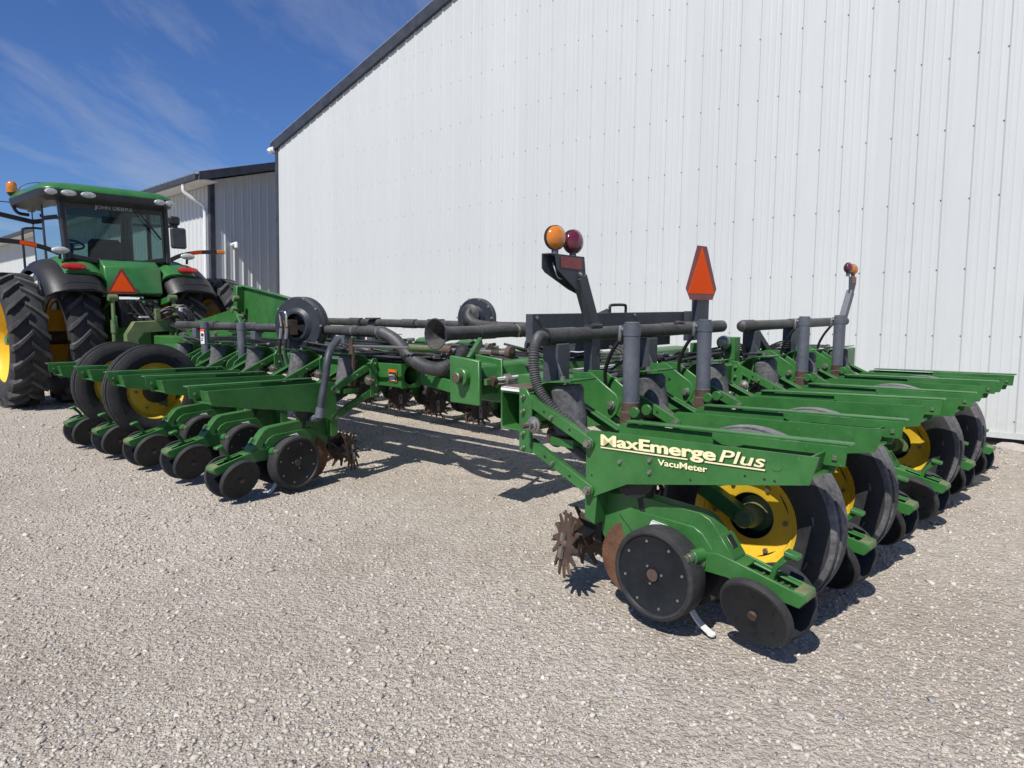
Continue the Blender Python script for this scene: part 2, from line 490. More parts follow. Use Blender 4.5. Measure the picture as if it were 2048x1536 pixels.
# ================================================================== GROUND
def cam_axes(P, ro):
    R_ = np.array([1, 0, 0.]); U_ = np.array([0, np.sin(P), np.cos(P)]); F_ = np.array([0, np.cos(P), -np.sin(P)])
    c, s = np.cos(ro), np.sin(ro)
    return np.array([c * R_ - s * U_, s * R_ + c * U_, -F_]).T
# the yard falls about two degrees away from the level buildings
TILT = cam_axes(CAM_PITCH, 0) @ cam_axes(0.0754, -0.0154).T
TH = 0.8348
SC = 0.28                       # rib pitch of the siding
E_X = np.array([math.sin(TH), -math.cos(TH), 0]); E_Y = np.array([math.cos(TH), math.sin(TH), 0])
P0 = np.array([-3.7875, 48.5496, -3.80]) * SC
BM = Matrix.Identity(4)
for i, e in enumerate((E_X, E_Y, np.array([0, 0, 1.]))):
    w = TILT @ e
    for k in range(3): BM[k][i] = w[k]
w = TILT @ P0
for k in range(3): BM[k][3] = w[k] + (CAM_H if k == 2 else 0)

BMI = BM.inverted()
def gz(x, y):
    """gentle unevenness of the yard"""
    n = noise.noise(Vector((x * 0.55, y * 0.55, 0.3))) * 0.016 + noise.noise(Vector((x * 2.3, y * 2.3, 4.1))) * 0.006
    q_ = BMI @ Vector((x, y, 0))
    if -0.9 < q_.y < 0.5: n -= 0.10 * max(0.0, min(1.0, (q_.y + 0.9) / 0.7)) ** 1.5     # shallow dip at the wall, so the painted shade strip shows
    return n - 0.012
def axis_steps(lo, hi, a, b, fine, coarse_n):
    c = list(np.arange(a, b + 1e-6, fine))
    left = [lo + (a - lo) * (1 - (1 - i / coarse_n) ** 2.5) for i in range(coarse_n)]
    right = [hi - (hi - b) * (1 - (1 - i / coarse_n) ** 2.5) for i in range(coarse_n)][::-1]
    return left + c + right
gx = axis_steps(-400, 400, -8, 9, 0.09, 16)
gy = axis_steps(-120, 900, 1.0, 12, 0.09, 16)
gv = []; gf = []
for yy in gy:
    for xx in gx:
        gv.append((xx, yy, gz(xx, yy) if (-9 < xx < 10 and 0 < yy < 13) else -0.012))
nx = len(gx)
for j in range(len(gy) - 1):
    for i in range(nx - 1):
        gf.append((j * nx + i, j * nx + i + 1, (j + 1) * nx + i + 1, (j + 1) * nx + i))
gm = bpy.data.meshes.new('ground'); gm.from_pydata(gv, [], gf); gm.materials.append(M['gravel'])
gm.polygons.foreach_set('use_smooth', [True] * len(gf))
ground = link('ground', gm); tag(ground, 'beige crushed gravel yard under the planter and the tractor', 'ground', kind='structure')

# loose stones lying on it
def ico():
    t = (1 + 5 ** .5) / 2
    v = np.array([(-1, t, 0), (1, t, 0), (-1, -t, 0), (1, -t, 0), (0, -1, t), (0, 1, t), (0, -1, -t), (0, 1, -t), (t, 0, -1), (t, 0, 1), (-t, 0, -1), (-t, 0, 1)], float)
    v /= np.linalg.norm(v[0])
    f = np.array([(0, 11, 5), (0, 5, 1), (0, 1, 7), (0, 7, 10), (0, 10, 11), (1, 5, 9), (5, 11, 4), (11, 10, 2), (10, 7, 6), (7, 1, 8), (3, 9, 4), (3, 4, 2), (3, 2, 6), (3, 6, 8), (3, 8, 9), (4, 9, 5), (2, 4, 11), (6, 2, 10), (8, 6, 7), (9, 8, 1)])
    return v, f
def chip():
    v = np.array([(-1, -1, -1), (1, -1, -1), (1, 1, -1), (-1, 1, -1), (-.8, -.8, 1), (.8, -.8, 1), (.8, .8, 1), (-.8, .8, 1)], float) * 0.72
    f = np.array([(0, 2, 1), (0, 3, 2), (4, 5, 6), (4, 6, 7), (0, 1, 5), (0, 5, 4), (1, 2, 6), (1, 6, 5), (2, 3, 7), (2, 7, 6), (3, 0, 4), (3, 4, 7)])
    return v, f
def stones(name, xs, ys, zs, size, flat=(0.28, 0.65), sink=0.18, cols=None):
    v0, f0 = chip(); n = len(xs)
    V = np.repeat(v0[None], n, 0) * RNG.uniform(0.62, 1.25, (n, 8, 1)) + RNG.normal(0, 0.16, (n, 8, 3))
    V *= np.stack([RNG.uniform(0.7, 1.35, n), RNG.uniform(0.7, 1.1, n), RNG.uniform(*flat, n)], 1)[:, None]
    a = RNG.uniform(0, 2 * PI, n); tl = RNG.normal(0, 0.22, n)
    ct, st = np.cos(tl)[:, None], np.sin(tl)[:, None]
    y1 = V[..., 1] * ct - V[..., 2] * st; z1 = V[..., 1] * st + V[..., 2] * ct
    ca, sa = np.cos(a)[:, None], np.sin(a)[:, None]
    X = V[..., 0] * ca - y1 * sa; Y = V[..., 0] * sa + y1 * ca
    s = size[:, None]
    P = np.stack([X * s + xs[:, None], Y * s + ys[:, None], z1 * s + zs[:, None] + s * sink], 2).reshape(-1, 3)
    Fc = (f0[None] + (np.arange(n) * 8)[:, None, None]).reshape(-1)
    me = bpy.data.meshes.new(name)
    me.vertices.add(n * 8); me.vertices.foreach_set('co', P.astype(np.float32).ravel())
    nf = n * 12
    me.loops.add(nf * 3); me.loops.foreach_set('vertex_index', Fc.astype(np.int32))
    me.polygons.add(nf); me.polygons.foreach_set('loop_start', np.arange(0, nf * 3, 3, dtype=np.int32))
    at = me.attributes.new('Col', 'FLOAT_COLOR', 'POINT')
    c = np.repeat(cols, 8, 0)
    at.data.foreach_set('color', np.concatenate([c, np.ones((len(c), 1))], 1).astype(np.float32).ravel())
    me.materials.append(M['stone'])
    me.update(calc_edges=True); me.validate()
    return me
def stone_cols(n):
    base = np.array([0.485, 0.442, 0.385]); lum = RNG.normal(1.0, 0.12, (n, 1)).clip(0.6, 1.4)
    hue_ = RNG.normal(0, 0.006, (n, 3))
    c = base * lum + hue_
    g = RNG.random(n); c[g < 0.06] = np.array([0.35, 0.34, 0.335]) * lum[g < 0.06]
    c[g > 0.985] = np.array([0.68, 0.65, 0.60]) * lum[g > 0.985].clip(0.8, 1.2)
    return c.clip(0.06, 0.8)
NS = 175000
q = RNG.random(NS)
rr = (1.7 ** 0.75 + q * (14.0 ** 0.75 - 1.7 ** 0.75)) ** (1 / 0.75)
aa = rad(1) * RNG.uniform(-52, 50, NS)
sx = rr * np.sin(aa); sy = rr * np.cos(aa)
# patchiness: fewer stones on the packed tracks
patch = np.array([noise.noise(Vector((x * 0.7, y * 0.7, 8.2))) for x, y in zip(sx, sy)])
keep = RNG.random(NS) < (0.72 + patch * 0.75)
sx, sy, rr = sx[keep], sy[keep], rr[keep]; NS = len(sx)
sz = np.array([gz(x, y) if (-9 < x < 10 and 0 < y < 13) else -0.012 for x, y in zip(sx, sy)])
ss = np.exp(RNG.normal(-5.25, 0.44, NS)).clip(0.0028, 0.0185) * (1 + (rr - 2) * 0.045)
st_me = stones('gravel_stones', sx, sy, sz, ss, cols=stone_cols(NS))
tag(link('gravel_stones', st_me), 'loose crushed limestone chips scattered over the yard', 'gravel', kind='stuff')

# ================================================================== BUILDINGS
def building(name, x, y):
    o = empty(name); o.matrix_world = BM @ Matrix.Translation((x, y, 0)); return o

def sheet(width, ztop, pitch, dx=0.0, zbot=0.0, h=0.015):
    """ribbed siding sheet in the XZ plane facing -Y, x from 0..width, ztop(x)"""
    prof = []          # (x, y)
    nr = int(round(width / pitch))
    for r in range(nr):
        c = r * pitch + dx
        prof += [(c - 0.032, 0), (c - 0.013, -h), (c + 0.013, -h), (c + 0.032, 0)]
        for k in (1, 2):
            m_ = c + pitch * k / 3.0
            prof += [(m_ - 0.016, 0), (m_ - 0.006, -0.0032), (m_ + 0.006, -0.0032), (m_ + 0.016, 0)]
    prof = [p for p in prof if 0 < p[0] < width]
    prof = [(0, 0)] + sorted(prof) + [(width, 0)]
    mb = MB(); n = len(prof)
    V = [(x, y, zbot) for x, y in prof] + [(x, y, ztop(x)) for x, y in prof]
    mb.add(V, [(i, i + 1, n + i + 1, n + i) for i in range(n - 1)], 'wall')
    return mb
def sheet_obj(parent, mb, mtx):
    me = mb.mesh('siding_sheet', angle=12)
    o = link('siding_sheet', me, parent); o.matrix_local = mtx; return o

X_L = -24.62 * SC; X_R = X_L + 84 * SC
Z_E = 5.80; SLOPE = 0.262
X_M = (X_L + X_R) / 2; Z_R = Z_E + SLOPE * (X_M - X_L)
def rake(x): return Z_E + SLOPE * (x - X_L) if x < X_M else Z_R - SLOPE * (x - X_M)
shed = building('machine_shed', X_L, 0)
tag(shed, 'tall white ribbed steel machine shed with dark rake trim behind the planter', 'building')
# local coordinates: x from X_L
W_ = X_R - X_L
NSH = 28; sw = 3 * SC
for i in range(NSH):
    x0 = i * sw
    dx = ((-24.62 % 1) and ((math.ceil(-24.62) - (-24.62)) + 0.08) * SC)   # ribs sit just right of the screw line
    mb = sheet(sw, lambda x, x0=x0: rake(X_L + x0 + x) - 0.01, SC, dx=dx % SC)
    sheet_obj(shed, mb, Matrix.Translation((x0, 0, 0)))
# screws, in rows along the girts
mb = MB()
rows = [0.16, 1.10] + [1.86 + 0.8 * k for k in range(9)]
for zr in rows:
    for r in range(84):
        x = (r + (math.ceil(-24.62) + 24.62)) * SC - 0.012
        if x > W_ or zr > rake(X_L + x) - 0.25: continue
        mb.cyl((x, 0.002, zr + random.uniform(-.006, .006)), (x, -0.007, zr), 0.0095, 'slate', n=6, r1=0.007, smooth=False)
scr = put('screw_heads', mb, shed); scr['kind'] = 'stuff'
# trims
mb = MB(); mb.box((-0.05, -0.035, 0.0), (0.06, 0.06, Z_E + 0.02), 'trim'); put('corner_trim', mb, shed, bevel=0.004)
def raked(a, b, y0, y1, z0, z1, mat):
    q = MB(); q.prism([(a, rake(X_L + a) + z0), (b, rake(X_L + b) + z0), (b, rake(X_L + b) + z1), (a, rake(X_L + a) + z1)], y0, y1, mat); return q
put('rake_trim', raked(-0.22, X_M - X_L, -0.075, 0.05, -0.13, 0.12, 'trim'), shed, bevel=0.004)
put('rake_trim', raked(X_M - X_L, W_ + 0.22, -0.075, 0.05, -0.13, 0.12, 'trim'), shed, bevel=0.004)
mb = MB(); mb.box((0.06, -0.03, -0.035), (W_, -0.003, 0.03), 'wall'); put('base_trim', mb, shed)
mb = MB(); mb.box((0.0, 0.02, -0.9), (W_, 0.12, -0.03), 'black'); put('shade_gap_strip', mb, shed)  # recessed black box painted as the shadow gap under the base trim
# roof planes and the hidden walls
mb = MB()
DEP = 30.0
for a, b in ((-0.25, X_M - X_L), (X_M - X_L, W_ + 0.25)):
    za, zb = rake(X_L + a) + 0.10, rake(X_L + b) + 0.10
    mb.prism([(a, za), (b, zb), (b, zb + 0.04), (a, za + 0.04)], -0.06, DEP, 'roof')
put('roof', mb, shed)
mb = MB()
mb.box((0.0, 0.06, -0.9), (0.05, DEP, Z_E), 'wall'); mb.box((W_ - 0.05, 0.06, -0.9), (W_, DEP, Z_E), 'wall')
mb.prism([(0, -0.9), (W_, -0.9), (W_, Z_E), (X_M - X_L, Z_R), (0, Z_E)], DEP - 0.05, DEP, 'wall')
put('rear_wall', mb, shed)
# security lamp under the eave corner
mb = MB(); mb.box((-0.20, -0.10, Z_E - 0.18), (-0.05, 0.02, Z_E - 0.06), 'white'); mb.cyl((-0.12, -0.10, Z_E - 0.13), (-0.14, -0.16, Z_E - 0.2), 0.07, 'white')
put('eave_lamp', mb, shed, bevel=0.006)

# second building: long shed behind the tractor
c2 = np.array([-8.896, 20.5, 0.]) 
rel = c2 - np.array([P0[0], P0[1], 0])
bx, by = float(rel @ E_X), float(rel @ E_Y)
zc = P0[2]                                   # local z = gravity z - zc
B2 = building('long_shed', bx, by)
tag(B2, 'low white ribbed steel shed with gutter and dark corner post behind the tractor', 'building')
Zw = 4.26 - zc; EAVE_W = 0.58; GW = 9.0
L2 = 46.0; P2 = 0.275
def rk2(y): return Zw + 0.30 * y            # gable end rises away from the eave
# gable end (faces +x): runs along +y
nsh = 8
for i in range(nsh):
    w3 = 3 * P2
    mbs = sheet(w3, lambda x, i=i: min(rk2(i * w3 + x), rk2(GW)) + 0.02, P2, dx=P2 * 0.5, zbot=-1.0, h=0.03)
    m4 = Matrix(((0, -1, 0, 0), (1, 0, 0, i * w3), (0, 0, 1, 0), (0, 0, 0, 1)))
    sheet_obj(B2, mbs, m4)
# eave side (faces -y): runs along -x
base_mesh = None
for i in range(50):
    w3 = 3 * P2
    if base_mesh is None: base_mesh = sheet(w3, lambda x: Zw + 0.05, P2, dx=P2 * 0.5, zbot=-1.0, h=0.03).mesh('siding_sheet', angle=12)
    o = link('siding_sheet', base_mesh, B2); o.location = (-(i + 1) * w3 - 0.0, 0, 0)
mb = MB(); mb.box((-0.10, -0.05, -1.0), (0.05, 0.09, Zw + 0.05), 'trim'); put('corner_trim', mb, B2, bevel=0.004)
# roof slab with overhangs
mb = MB()
OV = 0.55
mb.prism([(-EAVE_W, rk2(-EAVE_W) + 0.22), (GW, rk2(GW) + 0.22), (GW, rk2(GW) + 0.26), (-EAVE_W, rk2(-EAVE_W) + 0.26)], -OV, L2, 'roof')
mb.prism([(GW, rk2(GW) + 0.22), (2 * GW, rk2(0) + 0.22), (2 * GW, rk2(0) + 0.26), (GW, rk2(GW) + 0.26)], -OV, L2, 'roof')
mb.xform(Matrix(((0, -1, 0, 0), (1, 0, 0, 0), (0, 0, 1, 0), (0, 0, 0, 1)))); put('roof', mb, B2)
mb = MB()   # ribs standing up along the roof edge
for k in range(120):
    x = OV - 0.1 - k * 0.30
    mb.bar((x, -EAVE_W, rk2(-EAVE_W) + 0.272), (x, 1.2, rk2(1.2) + 0.272), 0.05, 0.025, 'roof')
rb = put('roof_ribs', mb, B2); rb['kind'] = 'stuff'
mb = MB(); mb.prism([(-EAVE_W, rk2(-EAVE_W) + 0.03), (GW, rk2(GW) + 0.03), (GW, rk2(GW) + 0.27), (-EAVE_W, rk2(-EAVE_W) + 0.27)], -OV - 0.03, -OV, 'trim')
mb.xform(Matrix(((0, -1, 0, 0), (1, 0, 0, 0), (0, 0, 1, 0), (0, 0, 0, 1)))); put('rake_trim', mb, B2, bevel=0.004)
mb = MB(); mb.box((-L2, -EAVE_W - 0.13, rk2(-EAVE_W) + 0.03), (OV, -EAVE_W - 0.003, rk2(-EAVE_W) + 0.20), 'trim'); put('gutter', mb, B2, bevel=0.02)
mb = MB(); mb.box((-L2, -EAVE_W, rk2(-EAVE_W) + 0.06), (OV, -0.04, rk2(-EAVE_W) + 0.09), 'soffit')
mb.prism([(-EAVE_W, rk2(-EAVE_W) + 0.1), (GW, rk2(GW) + 0.1), (GW, rk2(GW) + 0.13), (-EAVE_W, rk2(-EAVE_W) + 0.13)], -OV, 0.0, 'soffit', Matrix(((0, -1, 0, 0), (1, 0, 0, 0), (0, 0, 1, 0), (0, 0, 0, 1))))
put('soffit', mb, B2)
mb = MB()
zs_ = rk2(-EAVE_W) + 0.05
mb.tube(bez([(-0.35, -EAVE_W - 0.05, zs_), (-0.35, -EAVE_W - 0.05, zs_ - 0.22), (-0.30, -EAVE_W + 0.1, zs_ - 0.36), (-0.22, -0.16, zs_ - 0.55), (-0.20, -0.10, zs_ - 0.72), (-0.20, -0.09, zs_ - 1.2), (-0.20, -0.09, -1.0)], 42), 0.05, 'white', n=8)
put('downspout', mb, B2)
mb = MB(); zv = 2.50 - zc
mb.tube(bez([(0.0, 0.62, zv - 0.02), (0.16, 0.62, zv), (0.26, 0.62, zv + 0.0), (0.28, 0.62, zv - 0.12)], 12), 0.055, 'white', n=10); put('vent_pipe', mb, B2)
mb = MB(); mb.box((-L2, 2 * GW - 0.05, -1.0), (0, 2 * GW, Zw), 'wall'); mb.box((-L2, 0.03, -1.0), (-L2 + 0.05, 2 * GW, Zw), 'wall')
mb.prism([(nsh * 3 * P2, -1), (2 * GW, -1), (2 * GW, Zw), (GW, rk2(GW)), (nsh * 3 * P2, rk2(nsh * 3 * P2))], 0, 0.05, 'wall', Matrix(((0, -1, 0, 0), (1, 0, 0, 0), (0, 0, 1, 0), (0, 0, 0, 1))))
put('rear_wall', mb, B2)

# broken slabs and rubble at the foot of the wall, right edge of the view
def to_world(x, y, z): return BM @ Vector((x, y, z))
def chunk(name, p, size, seed, label):
    rs = random.Random(seed); v0, f0 = ico(); mb = MB()
    bm = bmesh.new(); bmesh.ops.create_icosphere(bm, subdivisions=2, radius=1)
    for v in bm.verts:
        n = noise.noise(v.co * 1.7 + Vector((seed * 3.1, 0, 0)))
        v.co *= 1 + n * 0.45
        for ax in range(3): v.co[ax] = max(-0.8, min(0.8, v.co[ax]))
    me = bpy.data.meshes.new(name); bm.to_mesh(me); bm.free(); me.materials.append(M['concrete'])
    o = link(name, me); o.scale = size; o.location = p; o.rotation_euler = (rs.uniform(-.15, .15), rs.uniform(-.15, .15), rs.uniform(0, 6))
    tag(o, label, 'rubble'); return o
xw = lambda u: u * SC - X_L                     # rib index -> shed local x
CH = [(30.6, -0.42, (0.20, 0.11, 0.045), 'flat broken concrete slab lying at the foot of the white wall'),
      (28.9, -0.20, (0.11, 0.08, 0.05), 'small tilted concrete lump tight against the base trim'),
      (32.3, -0.62, (0.24, 0.15, 0.05), 'widest concrete slab in the rubble by the right edge of the wall'),
      (29.8, -0.75, (0.08, 0.06, 0.035), 'fist sized concrete piece lying out from the wall on the gravel')]
for k, (u, d, sz_, lb) in enumerate(CH):
    p = BM @ Vector((u * SC, d, 0.0)); p.z = gz(p.x, p.y) + 0.012
    chunk('concrete_chunk', p, sz_, k + 3, lb)
n2 = 2600
ux = RNG.uniform(25, 42, n2) * SC; dy = -np.abs(RNG.normal(0.0, 0.42, n2))
pw = np.array([tuple(BM @ Vector((a, b, 0))) for a, b in zip(ux, dy)])
sz2 = np.exp(RNG.normal(-4.25, 0.45, n2)).clip(0.005, 0.045)
berm = 0.05 * np.exp(-(dy / 0.3) ** 2)
cl2 = stone_cols(n2) * 0.62
tag(link('wall_rubble', stones('wall_rubble', pw[:, 0], pw[:, 1], np.array([gz(a, b) for a, b in pw[:, :2]]), sz2, cols=cl2)), 'coarse broken stone heaped along the foot of the white wall', 'rubble', kind='stuff')

# ================================================================== PLANTER
O_R = Vector((0.141, 3.63, 0.0))
planter = empty('planter', O_R, -rad(43.5))
tag(planter, 'green folded row crop planter with grey cylinders and yellow wheels on the gravel', 'planter')
SR = 0.79; SL = 0.755; SW = 0.77

# ---- one row unit; near side is -y for mir=1, +y for mir=-1
def arm_poly(x0, z0, x1, z1, h):
    d = Vector((x1 - x0, z1 - z0)); d.normalize(); nrm = Vector((-d.y, d.x)) * h / 2
    pts = []
    for c, sgn in (((x1, z1), 1), ((x0, z0), -1)):
        for k in range(7):
            a = -PI / 2 + PI * k / 6
            v = d * sgn * math.cos(a) * h / 2 + nrm * sgn * math.sin(a)
            pts.append((c[0] + v.x, c[1] + v.y))
    return pts

def hexbolt(mb, p, ax, r, l, mat='steel'):
    p = Vector(p); ax = Vector(ax)
    mb.cyl(p, p + ax * l * 0.4, r * 1.35, mat, n=12)
    mb.cyl(p + ax * l * 0.4, p + ax * l, r, mat, n=6, smooth=False)

def star(R0, R1, nf, th, mat, mb, mtx):
    """spiked row-cleaner wheel in the XZ plane"""
    V = []; F = []
    for side in (-th / 2, th / 2):
        base = len(V)
        V.append(Vector((0, side, 0)))
        for k in range(nf):
            a = 2 * PI * k / nf
            for da, r in ((-0.21, R0 * 0.90), (-0.13, R0), (0.05, R1 * 0.98), (0.14, R1), (0.13, R0), (0.21, R0 * 0.90)):
                V.append(Vector((r * math.cos(a + da), side, r * math.sin(a + da))))
        for k in range(nf):
            o = base + 1 + k * 6; nx_ = base + 1 + ((k + 1) % nf) * 6
            F += [(o, o + 1, o + 4, o + 5), (o + 1, o + 2, o + 3, o + 4), (base, o, o + 5), (base, o + 5, nx_)]
    m = 1 + nf * 6
    for k in range(nf):
        o = 1 + k * 6; nx_ = 1 + ((k + 1) % nf) * 6
        ring = [o, o + 1, o + 2, o + 3, o + 4, o + 5, nx_]
        for a, b in zip(ring, ring[1:]): F.append((a, b, b + m, a + m))
    mb.add([mtx @ v for v in V], F, mat)

def unit_meshes(mir):
    Y = lambda y: y * mir
    out = []                       # (name, mesh, is_root)
    S = Matrix.Diagonal((1, mir, 1, 1))
    def fin(name, mb, bevel=0.0, angle=35):
        if mir < 0: mb.xform(S)
        out.append((name, mb.mesh(name, bevel, angle)))
    # shank casting = root
    mb = MB()
    body = [(0.43, 0.575), (0.425, 0.47), (0.455, 0.36), (0.52, 0.26), (0.60, 0.24), (0.66, 0.33), (0.80, 0.36), (0.96, 0.335), (1.06, 0.35), (1.13, 0.375),
            (1.135, 0.405), (1.06, 0.510), (1.025, 0.545), (0.98, 0.563), (0.62, 0.585), (0.53, 0.565)]
    mb.prism(body, -0.040, 0.040, 'green')
    mb.prism([(0.56, 0.480), (0.62, 0.512), (0.955, 0.500), (1.0, 0.478), (1.09, 0.37), (1.02, 0.352), (0.95, 0.372), (0.66, 0.385)], -0.052, 0.052, 'green')
    mb.prism([(1.02, 0.345), (1.145, 0.368), (1.15, 0.402), (1.085, 0.492), (1.05, 0.475), (1.05, 0.42)], -0.056, 0.056, 'green')
    mb.prism([(1.0925, 0.485), (1.128, 0.437), (1.131, 0.439), (1.0955, 0.487)], -0.022, 0.022, 'black')
    mb.prism([(0.415, 0.60), (0.415, 0.44), (0.475, 0.42), (0.49, 0.60)], -0.128, 0.128, 'green')
    for y in (-1, 1):
        hexbolt(mb, (0.885, y * 0.052, 0.44), (0, y, 0), 0.011, 0.022)
        mb.prism([(0.735, 0.455), (0.75, 0.487), (0.83, 0.478), (0.85, 0.455), (0.835, 0.435), (0.755, 0.44)], y * 0.053, y * 0.066, 'white')
        mb.box((0.765, min(y * .065, y * .069), 0.455), (0.795, max(y * .065, y * .069), 0.468), 'black')
        mb.box((0.805, min(y * .065, y * .069), 0.452), (0.83, max(y * .065, y * .069), 0.465), 'black')
    # slots in the rear face
    fin('row_unit', mb, 0.005)
    # side plates of the tray
    plate = [(0.424, 0.556), (0.424, 0.845), (0.432, 0.868), (0.455, 0.878), (0.60, 0.882), (1.502, 0.908), (1.472, 0.797), (0.66, 0.652), (0.51, 0.578), (0.47, 0.556)]
    plate = [(0.424, 0.556), (0.424, 0.845), (0.432, 0.868), (0.455, 0.878), (0.60, 0.882), (1.502, 0.908), (1.472, 0.797), (1.2, 0.748), (0.66, 0.652), (0.51, 0.578), (0.47, 0.556)]
    for y in (-1, 1):
        mb = MB()
        y0, y1 = sorted((y * 0.126, y * 0.134))
        mb.prism(plate, y0, y1, 'green')
        yo = y * 0.134
        if y < 0 and mir > 0:
            for bx_, bz_ in ((0.62, 0.751), (0.78, 0.784), (0.78, 0.730)):
                hexbolt(mb, (bx_, yo, bz_), (0, y, 0), 0.0085, 0.012)
            mb.cyl((1.345, yo + y * 0.0005, 0.853), (1.345, yo + y * 0.0022, 0.853), 0.024, 'green', n=20)
            for bx_, bz_ in ((0.98, 0.73), (1.22, 0.79), (1.30, 0.79), (0.46, 0.66), (1.34, 0.79)):
                mb.cyl((bx_, yo + y * 0.0003, bz_), (bx_, yo + y * 0.001, bz_), 0.006, 'black', n=10)
        fin('side_plate', mb, 0.0025)
    # rail along the far plate
    mb = MB()
    mb.prism([(0.48, 0.886), (1.535, 0.918), (1.53, 0.926), (0.485, 0.896)], 0.105, 0.166, 'green')
    mb.prism([(0.95, 0.872), (1.0, 0.85), (1.06, 0.846), (1.10, 0.862), (1.40, 0.870), (1.44, 0.83), (1.52, 0.832), (1.525, 0.916), (0.95, 0.900)], 0.100, 0.106, 'green')
    mb.box((1.47, 0.092, 0.855), (1.49, 0.0995, 0.875), 'steel')
    fin('tray_rail', mb, 0.002)
    # sloped floor and back of the tray
    mb = MB()
    mb.prism([(1.455, 0.800), (1.375, 0.783), (1.373, 0.792), (1.450, 0.811)], -0.124, 0.124, 'green')
    mb.prism([(1.42, 0.80), (1.43, 0.80), (1.445, 0.888), (1.435, 0.888)], -0.124, 0.098, 'green')
    fin('tray_floor', mb, 0.002)
    # mounting straps
    for y in (-1, 1):
        mb = MB(); y0, y1 = sorted((y * 0.140, y * 0.155))
        mb.prism([(0.002, 1.045), (0.002, 0.712), (0.088, 0.712), (0.088, 0.995), (0.05, 1.045)], y0, y1, 'green')
        for zb in (1.0, 0.925, 0.81, 0.735):
            hexbolt(mb, (0.035, y * 0.155, zb), (0, y, 0), 0.011, 0.02)
        fin('mounting_strap', mb, 0.003)
    # drive-shaft bearing
    mb = MB()
    for y in (-1, 1):
        mb.lathe([(0.0, 0.0), (0.042, 0.0), (0.042, 0.008), (0.03, 0.012), (0.03, 0.022), (0.02, 0.026), (0.02, 0.05), (0.0, 0.05)], 'steel', (0.105, y * 0.150, 0.864), (0, y, 0), 18)
    mb.cyl((0.105, -0.24, 0.864), (0.105, 0.2, 0.864), 0.011, 'rust_dark', n=6)
    mb.lathe([(0.0, -0.012), (0.055, -0.012), (0.06, 0), (0.055, 0.012), (0, 0.012)], 'rust_dark', (0.165, -0.05, 0.80), (0, 1, 0), 18)
    mb.bar((0.14, -0.06, 0.82), (0.42, -0.06, 0.70), 0.03, 0.035, 'black')
    fin('shaft_bearing', mb)
    # parallel arms
    for y in (-1, 1):
        for (x0, z0, x1, z1) in ((0.06, 0.985, 0.452, 0.815), (0.07, 0.757, 0.452, 0.588)):
            mb = MB(); y0, y1 = sorted((y * 0.137, y * 0.1395 + y * 0.010))
            if z0 < 0.9: y0, y1 = sorted((y * 0.1365, y * 0.1385 + y * 0.010))
            mb.prism(arm_poly(x0, z0, x1, z1, 0.052), y0, y1, 'green')
            mb.prism([(x0, z0 + 0.026), (x1 - 0.02, z1 + 0.030), (x1 - 0.02, z1 + 0.024), (x0, z0 + 0.020)], *sorted((y * 0.105, y * 0.136)), 'green')
            yo = y * 0.150
            for k in (0.28, 0.70):
                mb.cyl((x0 + (x1 - x0) * k, yo, z0 + (z1 - z0) * k), (x0 + (x1 - x0) * k, yo + y * 0.001, z0 + (z1 - z0) * k), 0.008, 'black', n=10)
            hexbolt(mb, (x1 - 0.002, yo, z1), (0, y, 0), 0.016, 0.028, 'steel')
            hexbolt(mb, (x0 + 0.16, yo, z0 - 0.07), (0, y, 0), 0.008, 0.014)
            fin('parallel_arm', mb, 0.003)
    # curved shield with the rubber air bag behind it
    mb = MB()
    prof = [(0.035, 0.90), (0.042, 0.965), (0.06, 1.02), (0.095, 1.058), (0.145, 1.078), (0.30, 1.090)]
    for (xa, za), (xb, zb) in zip(prof, prof[1:]):
        mb.prism([(xa, za), (xb, zb), (xb + 0.002, zb + 0.007), (xa - 0.006, za + 0.003)], -0.105, 0.105, 'green', smooth=True)
    hexbolt(mb, (0.20, -0.04, 1.088), (0, 0, 1), 0.012, 0.02)
    fin('spring_shield', mb, 0.0, 60)
    mb = MB()
    mb.lathe([(0.0, 0.0), (0.06, 0.0), (0.085, 0.02), (0.088, 0.10), (0.080, 0.19), (0.085, 0.24), (0.07, 0.262), (0, 0.262)], 'rubber_grey', (0.225, 0.0, 0.80), (-0.12, 0, 1), 20)
    mb.box((0.16, -0.09, 0.76), (0.31, 0.09, 0.80), 'green')
    fin('air_spring', mb)
    # seed meter / vacuum elbow
    mb = MB()
    mb.lathe([(0.0, 0.0), (0.12, 0.0), (0.125, 0.03), (0.10, 0.07), (0.03, 0.085), (0, 0.085)], 'black', (0.66, -0.09, 0.70), (0, 1, 0), 20)
    mb.cyl((0.66, 0.0, 0.62), (0.70, 0.0, 0.45), 0.045, 'black', n=10)
    mb.tube(bez([(0.62, -0.03, 0.74), (0.52, -0.05, 0.80), (0.40, -0.06, 0.82), (0.30, -0.06, 0.88)], 12), 0.028, 'pipe', n=8)
    fin('seed_meter', mb)
    # rusty opener discs
    for y in (-1, 1):
        mb = MB()
        ax = Vector((0.07 * 1, y, 0.0)).normalized()
        mb.lathe([(0.0, 0.012), (0.05, 0.012), (0.06, 0.002), (0.19, 0.0), (0.192, -0.0015), (0.06, -0.003), (0.0, -0.003)], 'rust', (0.655, y * 0.034, 0.262), ax, 40)
        fin('opener_disc', mb)
